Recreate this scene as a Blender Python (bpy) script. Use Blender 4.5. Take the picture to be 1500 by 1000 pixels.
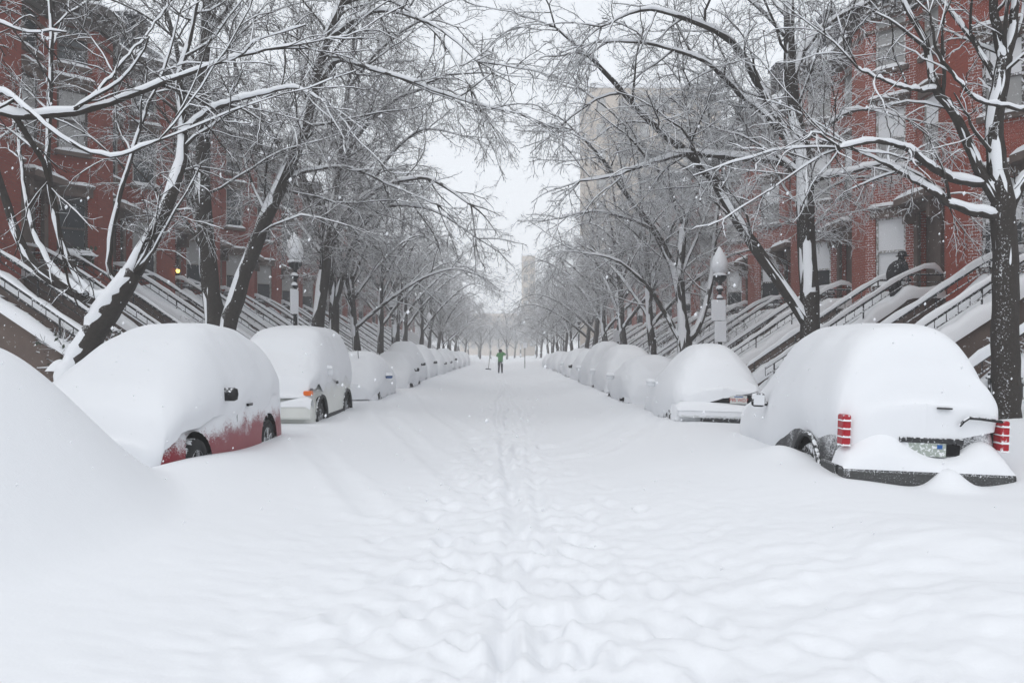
import bpy, bmesh, math, random
import numpy as np
from mathutils import Vector

for _o in list(bpy.data.objects):
    bpy.data.objects.remove(_o)
SC = bpy.context.scene
COL = SC.collection
R = math.radians

# ------------------------------------------------------------------ camera
CAMZ, FPX, VX, VY = 1.55, 1200.0, 735.0, 515.0
cam = bpy.data.cameras.new('camera')
cam_o = bpy.data.objects.new('camera', cam)
COL.objects.link(cam_o)
cam_o.location = (0, 0, CAMZ)
cam_o.rotation_euler = (R(90), 0, 0)
cam.sensor_width = 36.0
cam.lens = FPX / 1500.0 * 36.0
cam.shift_x = (750 - VX) / 1500.0
cam.shift_y = (VY - 500) / 1500.0
cam.clip_end = 2000
SC.camera = cam_o

# ------------------------------------------------------------------ sky (overcast), soft sun, exposure
SUN_ELEV, SUN_AZ = 58.0, 205.0
w = bpy.data.worlds.new('World')
SC.world = w
w.use_nodes = True
nt = w.node_tree
nt.nodes.clear()
sky = nt.nodes.new('ShaderNodeTexSky')
sky.sky_type = 'NISHITA'
sky.sun_disc = False
sky.sun_elevation = R(SUN_ELEV)
sky.sun_rotation = R(SUN_AZ)
sky.dust_density = 4.0
hs = nt.nodes.new('ShaderNodeHueSaturation')
hs.inputs['Saturation'].default_value = 0.25
b1 = nt.nodes.new('ShaderNodeBackground')
b1.inputs['Strength'].default_value = 0.05
b2 = nt.nodes.new('ShaderNodeBackground')      # the even cloud layer
b2.inputs['Color'].default_value = (0.83, 0.87, 0.92, 1)
b2.inputs['Strength'].default_value = 1.22
add = nt.nodes.new('ShaderNodeAddShader')
wo = nt.nodes.new('ShaderNodeOutputWorld')
nt.links.new(sky.outputs[0], hs.inputs['Color'])
nt.links.new(hs.outputs[0], b1.inputs['Color'])
nt.links.new(b1.outputs[0], add.inputs[0])
nt.links.new(b2.outputs[0], add.inputs[1])
nt.links.new(add.outputs[0], wo.inputs[0])

sl = bpy.data.lights.new('sun', 'SUN')
sl.energy = 0.5
sl.angle = R(40)
sl.color = (1.0, 0.97, 0.94)
so = bpy.data.objects.new('sun', sl)
COL.objects.link(so)
so.location = (-10, -20, 40)
so.rotation_euler = (R(90 - SUN_ELEV), 0, R(-25))     # light travels ahead and a little to the right

SC.view_settings.view_transform = 'Standard'
SC.view_settings.look = 'None'
SC.view_settings.exposure = -0.33
SC.view_settings.gamma = 1.0
SC.view_settings.use_curve_mapping = False
SC.render.engine = 'CYCLES'
cy = SC.cycles
cy.max_bounces = 8
cy.diffuse_bounces = 4
cy.glossy_bounces = 2
cy.transmission_bounces = 2
cy.volume_bounces = 5
cy.transparent_max_bounces = 4
cy.caustics_reflective = False
cy.caustics_refractive = False
cy.use_denoising = True
cy.use_adaptive_sampling = True
cy.adaptive_threshold = 0.012

# ------------------------------------------------------------------ helpers: noise
_rs = np.random.RandomState(7)
_PERM = _rs.permutation(1024)
_G = _rs.rand(1024) * 2 * np.pi


def noise2(x, y):
    """gradient noise, about -0.7..0.7"""
    x = np.asarray(x, float)
    y = np.asarray(y, float)
    xi = np.floor(x).astype(int)
    yi = np.floor(y).astype(int)
    xf = x - xi
    yf = y - yi
    u = xf * xf * xf * (xf * (xf * 6 - 15) + 10)
    v = yf * yf * yf * (yf * (yf * 6 - 15) + 10)

    def g(ix, iy, dx, dy):
        h = _PERM[(_PERM[ix % 1024] + iy) % 1024]
        return np.cos(_G[h]) * dx + np.sin(_G[h]) * dy
    a = g(xi, yi, xf, yf)
    b = g(xi + 1, yi, xf - 1, yf)
    c = g(xi, yi + 1, xf, yf - 1)
    d = g(xi + 1, yi + 1, xf - 1, yf - 1)
    return (a * (1 - u) + b * u) * (1 - v) + (c * (1 - u) + d * u) * v


def fbm(x, y, o=3):
    s, a = 0, 1.0
    for i in range(o):
        s = s + a * noise2(x * 2 ** i + 17.3 * i, y * 2 ** i - 9.1 * i)
        a *= 0.5
    return s


def smooth(t):
    t = np.clip(t, 0, 1)
    return t * t * (3 - 2 * t)


def px(x, y, d):
    """photo pixel at a known distance -> point in the street"""
    return ((x - VX) / FPX * d, d, CAMZ + (VY - y) / FPX * d)


# ------------------------------------------------------------------ helpers: objects
def tag(o, label=None, cat=None, group=None, kind=None):
    if label:
        o['label'] = label
    if cat:
        o['category'] = cat
    if group:
        o['group'] = group
    if kind:
        o['kind'] = kind
    return o


def empty(name, loc, label=None, cat=None, group=None, rz=0):
    o = bpy.data.objects.new(name, None)
    COL.objects.link(o)
    o.location = loc
    o.rotation_euler = (0, 0, rz)
    o.empty_display_size = 0.1
    return tag(o, label, cat, group)


def link(name, me, mat, parent=None, sm=False):
    if mat is not None and len(me.materials) == 0:
        me.materials.append(mat)
    if sm:
        me.polygons.foreach_set('use_smooth', np.ones(len(me.polygons), bool))
    o = bpy.data.objects.new(name, me)
    COL.objects.link(o)
    if parent:
        o.parent = parent
    return o


def mesh_np(name, V, Q):
    """V (n,3), Q (m,4) or (m,3)"""
    V = np.asarray(V, np.float32)
    Q = np.asarray(Q, np.int32)
    me = bpy.data.meshes.new(name)
    k = Q.shape[1]
    me.vertices.add(len(V))
    me.vertices.foreach_set('co', V.ravel())
    me.loops.add(Q.size)
    me.loops.foreach_set('vertex_index', Q.ravel())
    me.polygons.add(len(Q))
    me.polygons.foreach_set('loop_start', np.arange(0, Q.size, k, dtype=np.int32))
    me.polygons.foreach_set('loop_total', np.full(len(Q), k, np.int32))
    me.update(calc_edges=True)
    return me


class MB:
    """collects boxes, prisms, tubes and sheets for one mesh object (world coordinates)"""

    def __init__(s):
        s.v, s.f, s.uv = [], [], []

    def add(s, vs, fs):
        n = len(s.v)
        s.v += [tuple(p) for p in vs]
        s.f += [tuple(i + n for i in f) for f in fs]
        return s

    def box(s, c, ax, ay, az):
        c, ax, ay, az = (Vector(q) for q in (c, ax, ay, az))
        vs = [c + i * ax + j * ay + k * az for k in (-1, 1) for j in (-1, 1) for i in (-1, 1)]
        return s.add(vs, [(0, 2, 3, 1), (4, 5, 7, 6), (0, 1, 5, 4), (2, 6, 7, 3), (0, 4, 6, 2), (1, 3, 7, 5)])

    def bx(s, x0, x1, y0, y1, z0, z1):
        return s.box(((x0 + x1) / 2, (y0 + y1) / 2, (z0 + z1) / 2), (abs(x1 - x0) / 2, 0, 0), (0, abs(y1 - y0) / 2, 0), (0, 0, abs(z1 - z0) / 2))

    def tube(s, pts, rad, sides=6, cap=True):
        P = np.array(pts, float)
        rad = np.full(len(P), rad) if np.isscalar(rad) else np.array(rad, float)
        V, Q = tubes_batch(P[None], rad[None], sides)
        n = len(s.v)
        s.v += [tuple(p) for p in V]
        s.f += [tuple(i + n for i in q) for q in Q]
        if cap:
            s.f.append(tuple(n + i for i in range(sides))[::-1])
            s.f.append(tuple(n + (len(P) - 1) * sides + i for i in range(sides)))
        return s

    def lathe(s, prof, seg, c, axis='z'):
        """prof [(r,h)] turned about an axis through c"""
        n = len(s.v)
        for r, h in prof:
            for i in range(seg):
                a = 2 * math.pi * i / seg
                p = (r * math.cos(a), r * math.sin(a), h) if axis == 'z' else (h, r * math.cos(a), r * math.sin(a))
                s.v.append((c[0] + p[0], c[1] + p[1], c[2] + p[2]))
        for j in range(len(prof) - 1):
            for i in range(seg):
                k = (i + 1) % seg
                s.f.append((n + j * seg + i, n + j * seg + k, n + (j + 1) * seg + k, n + (j + 1) * seg + i))
        s.f.append(tuple(n + i for i in range(seg))[::-1])
        s.f.append(tuple(n + (len(prof) - 1) * seg + i for i in range(seg)))
        return s

    def prism(s, poly, d):
        """poly: planar 3D points, extruded by vector d"""
        d = Vector(d)
        k = len(poly)
        vs = [Vector(p) for p in poly] + [Vector(p) + d for p in poly]
        fs = [tuple(range(k))[::-1], tuple(range(k, 2 * k))]
        fs += [(i, (i + 1) % k, (i + 1) % k + k, i + k) for i in range(k)]
        return s.add(vs, fs)

    def build(s, name, mat, parent=None, root=None, sm=False, bevel=0):
        off = np.zeros(3)
        if root is not None:
            off = np.array(root.location)
        me = bpy.data.meshes.new(name)
        me.from_pydata([tuple(np.array(p) - off) for p in s.v], [], s.f)
        me.update()
        o = link(name, me, mat, parent, sm)
        if bevel:
            m = o.modifiers.new('bevel', 'BEVEL')
            m.width = bevel
            m.segments = 2
            m.limit_method = 'ANGLE'
        return o


def tubes_batch(P, Rr, sides):
    """P (B,n,3) centre lines, Rr (B,n) radii -> verts, quads"""
    B, n, _ = P.shape
    T = np.gradient(P, axis=1)
    T /= np.linalg.norm(T, axis=2, keepdims=True) + 1e-9
    m = T.mean(axis=1)
    ref = np.zeros((B, 3))
    ref[np.arange(B), np.argmin(np.abs(m), axis=1)] = 1
    N = np.cross(T, ref[:, None, :])
    N /= np.linalg.norm(N, axis=2, keepdims=True) + 1e-9
    Bn = np.cross(T, N)
    a = np.arange(sides) * 2 * np.pi / sides
    ca, sa = np.cos(a), np.sin(a)
    V = P[:, :, None, :] + Rr[:, :, None, None] * (ca[None, None, :, None] * N[:, :, None, :] + sa[None, None, :, None] * Bn[:, :, None, :])
    idx = np.arange(B * n * sides).reshape(B, n, sides)
    nx = np.roll(idx, -1, axis=2)
    Q = np.stack([idx[:, :-1], nx[:, :-1], nx[:, 1:], idx[:, 1:]], axis=-1).reshape(-1, 4)
    return V.reshape(-1, 3), Q


def copy_tree(o, parent=None):
    c = o.copy()
    COL.objects.link(c)
    c.parent = parent
    for ch in list(KIDS.get(o.name, [])):
        copy_tree(ch, c)
    return c


KIDS = {}


def index_kids():
    KIDS.clear()
    for o in bpy.data.objects:
        if o.parent:
            KIDS.setdefault(o.parent.name, []).append(o)


# ------------------------------------------------------------------ materials
SNOWDIR = Vector((-0.50, -0.55, 0.67)).normalized()      # where the driven snow came from


class NT:
    def __init__(s, name):
        s.m = bpy.data.materials.new(name)
        s.m.use_nodes = True
        s.t = s.m.node_tree
        s.b = s.t.nodes['Principled BSDF']
        s.b.inputs['Specular IOR Level'].default_value = 0.25

    def n(s, typ, **kw):
        o = s.t.nodes.new(typ)
        for k, v in kw.items():
            if k.startswith('i_'):
                o.inputs[k[2:]].default_value = v
            else:
                setattr(o, k, v)
        return o

    def l(s, a, b):
        s.t.links.new(a, b)

    def math(s, op, a, b=None, c=None, clamp=False):
        o = s.t.nodes.new('ShaderNodeMath')
        o.operation = op
        o.use_clamp = clamp
        for i, q in enumerate((a, b, c)):
            if q is None:
                continue
            if isinstance(q, (int, float)):
                o.inputs[i].default_value = q
            else:
                s.l(q, o.inputs[i])
        return o.outputs[0]

    def noise(s, scale, detail=3, rough=0.55, coord='Object', vec=None):
        o = s.n('ShaderNodeTexNoise')
        o.inputs['Scale'].default_value = scale
        o.inputs['Detail'].default_value = detail
        o.inputs['Roughness'].default_value = rough
        s.l(vec if vec is not None else s.coord(coord), o.inputs['Vector'])
        return o.outputs['Fac']

    def coord(s, which='Object'):
        if not hasattr(s, '_tc'):
            s._tc = s.t.nodes.new('ShaderNodeTexCoord')
        return s._tc.outputs[which]

    def mix(s, fac, a, b):
        o = s.t.nodes.new('ShaderNodeMix')
        o.data_type = 'RGBA'
        for sock, q in ((o.inputs[0], fac), (o.inputs[6], a), (o.inputs[7], b)):
            if isinstance(q, (int, float)):
                sock.default_value = q
            elif isinstance(q, tuple):
                sock.default_value = q if len(q) == 4 else q + (1,)
            else:
                s.l(q, sock)
        return o.outputs[2]

    def bump(s, h, strength=0.3, dist=0.01):
        o = s.n('ShaderNodeBump')
        o.inputs['Strength'].default_value = strength
        o.inputs['Distance'].default_value = dist
        s.l(h, o.inputs['Height'])
        s.l(o.outputs[0], s.b.inputs['Normal'])
        return o

    def col(s, c):
        if isinstance(c, tuple):
            s.b.inputs['Base Color'].default_value = c if len(c) == 4 else c + (1,)
        else:
            s.l(c, s.b.inputs['Base Color'])

    def rough(s, r):
        if isinstance(r, (int, float)):
            s.b.inputs['Roughness'].default_value = r
        else:
            s.l(r, s.b.inputs['Roughness'])

    def wind(s):
        """how squarely the face meets the driven snow, -1..1"""
        g = s.n('ShaderNodeNewGeometry')
        d = s.n('ShaderNodeVectorMath', operation='DOT_PRODUCT')
        s.l(g.outputs['Normal'], d.inputs[0])
        d.inputs[1].default_value = SNOWDIR
        return d.outputs['Value']


SNOWC = (0.78, 0.795, 0.82)
M = {}


def mat_snow(name, bscale=9.0, bst=0.25, bd=0.02, c=SNOWC):
    n = NT(name)
    n.col(n.mix(n.noise(0.7, 2), tuple(q * 0.975 for q in c), tuple(min(1, q * 1.015) for q in c)))
    n.rough(0.75)
    h = n.math('ADD', n.noise(bscale, 4), n.math('MULTIPLY', n.noise(bscale * 9, 2), 0.35))
    n.bump(h, bst, bd)
    return n.m


M['snow'] = mat_snow('snow')
M['snow_car'] = mat_snow('snow_on_car', 6, 0.14, 0.02)
M['snow_ground'] = mat_snow('snow_ground', 4.0, 0.14, 0.03)


def mat_flat(name, c, r=0.6, var=0.25, scale=12, metal=0.0, bump=0.0):
    n = NT(name)
    n.col(n.mix(n.noise(scale, 4), tuple(q * (1 - var) for q in c), tuple(min(1, q * (1 + var)) for q in c)))
    n.rough(r)
    n.b.inputs['Metallic'].default_value = metal
    if bump:
        n.bump(n.noise(scale * 3, 4), bump, 0.01)
    return n.m


def mat_plaster(name, c, r=0.7, amount=0.45, scale=22, var=0.3, bumpn=0.0, cscale=8):
    """a surface with driven snow stuck to the sides that face the wind"""
    n = NT(name)
    base = n.mix(n.noise(cscale, 4), tuple(q * (1 - var) for q in c), tuple(q * (1 + var) for q in c))
    wv = n.wind()
    k = n.math('ADD', wv, n.math('MULTIPLY', n.math('SUBTRACT', n.noise(scale, 4, 0.65), 0.5), 2.2))
    f = n.math('MULTIPLY_ADD', n.math('SUBTRACT', k, 1.0 - amount), 5.0, 0.5, clamp=True)
    n.col(n.mix(f, base, SNOWC))
    n.rough(r)
    if bumpn:
        n.bump(n.noise(cscale * 4, 4), bumpn, 0.02)
    return n.m


M['bark'] = mat_plaster('bark', (0.040, 0.034, 0.030), 0.9, 0.0, 38, 0.45, 0.6, 20)
M['twig'] = mat_plaster('twig', (0.045, 0.036, 0.033), 0.9, 0.55, 9, 0.35)
M['twig_frosty'] = mat_plaster('twig_frosty', (0.048, 0.040, 0.038), 0.9, 0.85, 7, 0.35)
M['brownstone'] = mat_plaster('brownstone', (0.115, 0.085, 0.072), 0.85, 0.08, 10, 0.38, 0.3, 3)
M['slate'] = mat_plaster('slate', (0.055, 0.057, 0.065), 0.7, 0.30, 7, 0.3)
M['iron'] = mat_plaster('iron', (0.022, 0.022, 0.024), 0.5, 0.22, 18)
M['sash'] = mat_plaster('sash', (0.30, 0.29, 0.27), 0.6, 0.25, 14)
M['sash_dark'] = mat_plaster('sash_dark', (0.07, 0.06, 0.055), 0.6, 0.2, 14)
M['door'] = mat_plaster('door', (0.05, 0.03, 0.025), 0.45, 0.12, 8)
M['door_wood'] = mat_plaster('door_wood', (0.22, 0.12, 0.055), 0.5, 0.1, 8)
M['post'] = mat_plaster('post', (0.018, 0.019, 0.02), 0.5, 0.05, 12)
M['panel_white'] = mat_plaster('panel_white', (0.62, 0.63, 0.63), 0.6, 0.8, 10)
M['globe'] = mat_plaster('globe', (0.66, 0.67, 0.68), 0.35, 0.75, 5, 0.05)
M['leaf'] = mat_plaster('leaf', (0.035, 0.05, 0.03), 0.6, 0.35, 9)
M['beige'] = mat_flat('beige_brick', (0.52, 0.46, 0.40), 0.9, 0.1, 0.3)
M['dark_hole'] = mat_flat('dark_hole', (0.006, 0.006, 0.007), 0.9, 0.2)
M['tyre'] = mat_plaster('tyre', (0.02, 0.02, 0.021), 0.85, 0.35, 16)
M['rim'] = mat_plaster('rim', (0.2, 0.2, 0.21), 0.4, 0.62, 11)
M['plastic'] = mat_plaster('plastic', (0.03, 0.031, 0.033), 0.6, 0.16, 28)
M['wood_pole'] = mat_flat('wood_pole', (0.10, 0.075, 0.055), 0.7)


def mat_brick(name, c1, c2, mortar, plaster):
    n = NT(name)
    br = n.n('ShaderNodeTexBrick')
    br.inputs['Scale'].default_value = 1.0
    br.inputs['Brick Width'].default_value = 0.21
    br.inputs['Row Height'].default_value = 0.075
    br.inputs['Mortar Size'].default_value = 0.008
    br.inputs['Mortar Smooth'].default_value = 0.2
    br.inputs['Bias'].default_value = 0.0
    br.inputs['Color1'].default_value = c1 + (1,)
    br.inputs['Color2'].default_value = c2 + (1,)
    br.inputs['Mortar'].default_value = mortar + (1,)
    n.l(n.coord('UV'), br.inputs['Vector'])
    grime = n.noise(0.6, 5, 0.6)
    base = n.mix(n.math('MULTIPLY', grime, 0.55), br.outputs['Color'], tuple(q * 0.45 for q in c1))
    k = n.math('ADD', n.wind(), n.math('MULTIPLY', n.math('SUBTRACT', n.noise(30, 4, 0.7), 0.5), 2.4))
    k = n.math('ADD', k, n.math('MULTIPLY', br.outputs['Fac'], 0.35))
    f = n.math('MULTIPLY_ADD', n.math('SUBTRACT', k, 1.0 - plaster), 3.0, 0.5, clamp=True)
    n.col(n.mix(f, base, SNOWC))
    n.rough(0.9)
    n.bump(br.outputs['Fac'], -0.6, 0.008)
    return n.m


M['brick_red'] = mat_brick('brick_red', (0.26, 0.060, 0.042), (0.21, 0.045, 0.034), (0.17, 0.075, 0.06), 0.0)
M['brick_orange'] = mat_brick('brick_orange', (0.33, 0.085, 0.055), (0.28, 0.066, 0.045), (0.22, 0.10, 0.075), -0.08)
M['brick_piece'] = mat_plaster('brick_piece', (0.29, 0.068, 0.046), 0.9, -0.02, 60, 0.25, 0.2)


def mat_glass(name, snow_amount, tint=(0.035, 0.04, 0.045), shade=0.0):
    n = NT(name)
    k = n.math('ADD', n.noise(3.5, 4, 0.7), n.math('MULTIPLY', n.noise(30, 3), 0.35))
    f = n.math('MULTIPLY_ADD', n.math('SUBTRACT', k, 1.05 - snow_amount), 7.0, 0.5, clamp=True)
    n.col(n.mix(f, n.mix(shade, tint, (0.5, 0.5, 0.49)), SNOWC))
    n.rough(n.math('MULTIPLY_ADD', f, 0.7, 0.06))
    n.b.inputs['Specular IOR Level'].default_value = 0.5
    return n.m


M['glass'] = mat_glass('glass', 0.18)
M['glass_blind'] = mat_glass('glass_blind', 0.2, (0.2, 0.2, 0.2), 0.45)
M['glass_snowy'] = mat_glass('glass_snowy', 0.72, (0.10, 0.11, 0.12))


def mat_paint(name, c, zmid, zamp, r=0.35, spread=2.4, low=None):
    """car paint under stuck snow: bare low down, snow above zmid (height over the road)"""
    n = NT(name)
    sep = n.n('ShaderNodeSeparateXYZ')
    n.l(n.coord('Object'), sep.inputs[0])
    k = n.math('DIVIDE', n.math('SUBTRACT', sep.outputs['Z'], zmid), zamp)
    k = n.math('ADD', k, n.math('MULTIPLY', n.math('SUBTRACT', n.noise(4, 3), 0.5), spread))
    k = n.math('ADD', k, n.math('MULTIPLY', n.math('SUBTRACT', n.noise(52, 5, 0.75), 0.5), spread * 1.7))
    f = n.math('MULTIPLY_ADD', k, 1.3, 0.5, clamp=True)
    n.col(n.mix(f, n.mix(n.noise(3, 2), c, tuple(min(1, q * 1.25) for q in c)), SNOWC))
    n.rough(n.math('MULTIPLY_ADD', f, 0.5, r))
    n.bump(f, 0.5, 0.012)
    return n.m


def mat_emit(name, c, s):
    n = NT(name)
    n.col(c)
    n.b.inputs['Emission Color'].default_value = c + (1,)
    n.b.inputs['Emission Strength'].default_value = s
    return n.m
# ------------------------------------------------------------------ the snow-covered ground, one sheet
def seg_dist(X, Y, pts):
    """distance to a polyline"""
    best = np.full(X.shape, 1e9)
    for (x0, y0), (x1, y1) in zip(pts[:-1], pts[1:]):
        dx, dy = x1 - x0, y1 - y0
        t = np.clip(((X - x0) * dx + (Y - y0) * dy) / (dx * dx + dy * dy), 0, 1)
        best = np.minimum(best, np.hypot(X - x0 - t * dx, Y - y0 - t * dy))
    return best


def ground_base(X, Y):
    a = np.abs(X)
    h = 0.25 * smooth((a - 0.9) / 2.4)
    h = h + 0.32 * smooth((a - 5.4) / 1.0)
    h = h + 0.05 * fbm(X * 0.45 + 3, Y * 0.28, 2) * smooth((a - 0.3) / 1.5)
    # drift along the left row of cars
    h = h + 0.17 * np.exp(-((X + 3.25) / 0.6) ** 2) * np.exp(-((Y - 8.5) / 1.7) ** 2)
    # the big smooth mound in the left foreground
    ry = np.where(Y < 6.1, 4.1, 2.6)
    r = np.hypot((X + 5.0) / 2.45, (Y - 6.1) / ry)
    h = h + 1.38 * (1 - smooth((r - 0.36) / 0.66))
    # low banks on the right, in front of the grey car
    h = h + 0.10 * np.exp(-((X - 3.4) / 1.3) ** 2 - ((Y - 5.4) / 1.1) ** 2)
    h = h - 0.17 * np.exp(-((X - 4.7) / 1.0) ** 2 - ((Y - 8.5) / 1.1) ** 2)
    h = h + 0.55 * np.exp(-((X - 6.6) / 0.9) ** 2 - ((Y - 9.0) / 3.0) ** 2) * 0.35
    h = h + 0.22 * np.exp(-((X - 4.70) / 0.20) ** 2 - ((Y - 8.62) / 0.2) ** 2)
    # snow blown against the rear wheel of the grey car
    h = h + 0.13 * np.exp(-((X - 3.45) / 0.28) ** 2 - ((Y - 10.1) / 0.5) ** 2)
    return h


def build_ground():
    ys = [-14, -9, -5, -2, 0, 1.2, 2.0]
    y = 2.4
    while y < 62:
        ys.append(y)
        y *= 1.0078
    while y < 430:
        ys.append(y)
        y *= 1.035
    ys = np.array(ys)
    xs = np.concatenate([[-220, -120, -60, -30, -18], np.arange(-14, -6.6, 0.14), np.arange(-6.6, -1.6, 0.055), np.arange(-1.6, 2.4, 0.034), np.arange(2.4, 6.6, 0.05), np.arange(6.6, 14, 0.14), [18, 30, 60, 120, 220]])
    X, Y = np.meshgrid(xs, ys)
    H = ground_base(X, Y)
    rng = np.random.RandomState(4)
    # trodden strip down the middle
    cx = 0.06 * np.sin(Y * 0.35) + 0.08 * np.sin(Y * 0.13 + 1)
    strip = np.exp(-(np.abs(X - cx) / 0.95) ** 3)
    near = smooth((14 - Y) / 9)
    wide = np.exp(-(np.abs(X - 0.5) / (1.2 + 1.6 * near)) ** 4)
    det = smooth((60 - Y) / 40)
    H += strip * det * (0.034 * fbm(X * 4.2, Y * 3.4, 4) - 0.03)
    H += wide * near * 0.017 * fbm(X * 2.3 + 4, Y * 2.6, 4)
    lump = np.exp(-((X - 2.6) / 1.8) ** 2 - ((Y - 4.6) / 1.5) ** 2)
    H += lump * 0.07 * fbm(X * 1.5, Y * 1.5 + 8, 4)
    lump = np.exp(-((X + 0.9) / 0.8) ** 2 - ((Y - 4.6) / 1.6) ** 2)
    H += lump * 0.07 * np.abs(fbm(X * 1.7, Y * 1.7 + 3, 3))
    # crumbs and broken crust where people have walked
    crumb = np.maximum(strip * 0.8, wide * near)
    rid = 0.5 - np.abs(fbm(X * 3.1 + 9, Y * 2.7, 3))
    H += crumb * det * (0.016 * fbm(X * 7.5, Y * 6.5 + 2, 3) + 0.022 * np.maximum(rid - 0.28, 0) * 2)
    # ski tracks and old wheel ruts
    for off, dep in ((-0.03, 0.035), (0.17, 0.03), (0.42, 0.022)):
        tx = off + 0.10 * np.sin(Y * 0.22 + off * 9) + 0.03 * np.sin(Y * 0.9)
        q = (X - tx) / 0.055
        H -= dep * np.exp(-q ** 4) * det
        H += dep * 0.4 * np.exp(-((np.abs(X - tx) - 0.11) / 0.05) ** 2) * det
    ruts = [[(-3.1, 21), (-2.5, 17.5), (-1.7, 14.5), (-1.0, 11.8), (-0.35, 9.2)],
            [(-3.6, 14), (-2.7, 11.5), (-1.9, 9.6), (-1.2, 7.8)],
            [(3.6, 18), (2.5, 14.4), (1.5, 12.4), (0.6, 11.8)],
            [(3.4, 19.5), (2.1, 15.4), (1.1, 13.6), (0.4, 13.2)],
            [(-2.6, 26), (-1.6, 20), (-0.7, 16), (-0.2, 12)]]
    for pts in ruts:
        d = seg_dist(X, Y, pts)
        H -= 0.03 * np.exp(-(d / 0.15) ** 4) * (0.7 + 0.6 * noise2(X * 2, Y * 2))
        H += 0.016 * np.exp(-((d - 0.27) / 0.10) ** 2) * (1 + 1.2 * noise2(X * 3, Y * 3))
    # footprints
    for i in range(900):
        fy = 3.2 + 44 * rng.rand() ** 1.7
        sp = 0.55 + 0.9 * max(0, (12 - fy) / 12)
        fx = 0.08 * math.sin(fy * .35) + rng.normal(0, sp * 0.62) + 0.25 * max(0, (10 - fy) / 10)
        ang = rng.normal(0, 0.35)
        j0, j1 = np.searchsorted(ys, [fy - 0.5, fy + 0.5])
        k0, k1 = np.searchsorted(xs, [fx - 0.5, fx + 0.5])
        if j1 <= j0 or k1 <= k0:
            continue
        dx, dy = X[j0:j1, k0:k1] - fx, Y[j0:j1, k0:k1] - fy
        u = dx * math.cos(ang) + dy * math.sin(ang)
        v = -dx * math.sin(ang) + dy * math.cos(ang)
        sz = rng.uniform(0.7, 1.15)
        q = np.hypot(u / (0.075 * sz), v / (0.16 * sz))
        dep = rng.uniform(0.012, 0.042) * (0.65 + 0.35 * min(1, fy / 9))
        H[j0:j1, k0:k1] += -dep * np.exp(-q ** 3) + dep * 0.35 * np.exp(-((q - 1.6) / 0.45) ** 2)
    V = np.stack([X, Y, H], -1).reshape(-1, 3)
    ny, nx = X.shape
    idx = np.arange(ny * nx).reshape(ny, nx)
    Q = np.stack([idx[:-1, :-1], idx[:-1, 1:], idx[1:, 1:], idx[1:, :-1]], -1).reshape(-1, 4)
    o = link('snow_ground', mesh_np('snow_ground', V, Q), M['snow_ground'], None, True)
    tag(o, kind='structure')
    o['label'] = 'deep trodden snow covering the whole street and its pavements'


build_ground()


def gz(x, y):
    return float(ground_base(np.array([x], float), np.array([y], float))[0])


# ------------------------------------------------------------------ trees
def resample(pts, n):
    P = np.array(pts, float)
    s = np.concatenate([[0], np.cumsum(np.linalg.norm(np.diff(P[:, :3], axis=0), axis=1))])
    t = np.linspace(0, s[-1], n)
    # Catmull-Rom through the given points
    out = []
    for q in t:
        i = min(max(np.searchsorted(s, q) - 1, 0), len(P) - 2)
        f = (q - s[i]) / max(s[i + 1] - s[i], 1e-6)
        p0, p1, p2, p3 = P[max(i - 1, 0)], P[i], P[i + 1], P[min(i + 2, len(P) - 1)]
        c = 0.5 * ((2 * p1) + (-p0 + p2) * f + (2 * p0 - 5 * p1 + 4 * p2 - p3) * f ** 2 + (-p0 + 3 * p1 - 3 * p2 + p3) * f ** 3)
        c[3] = p1[3] * (1 - f) + p2[3] * f
        out.append(c)
    return np.array(out)


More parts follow.
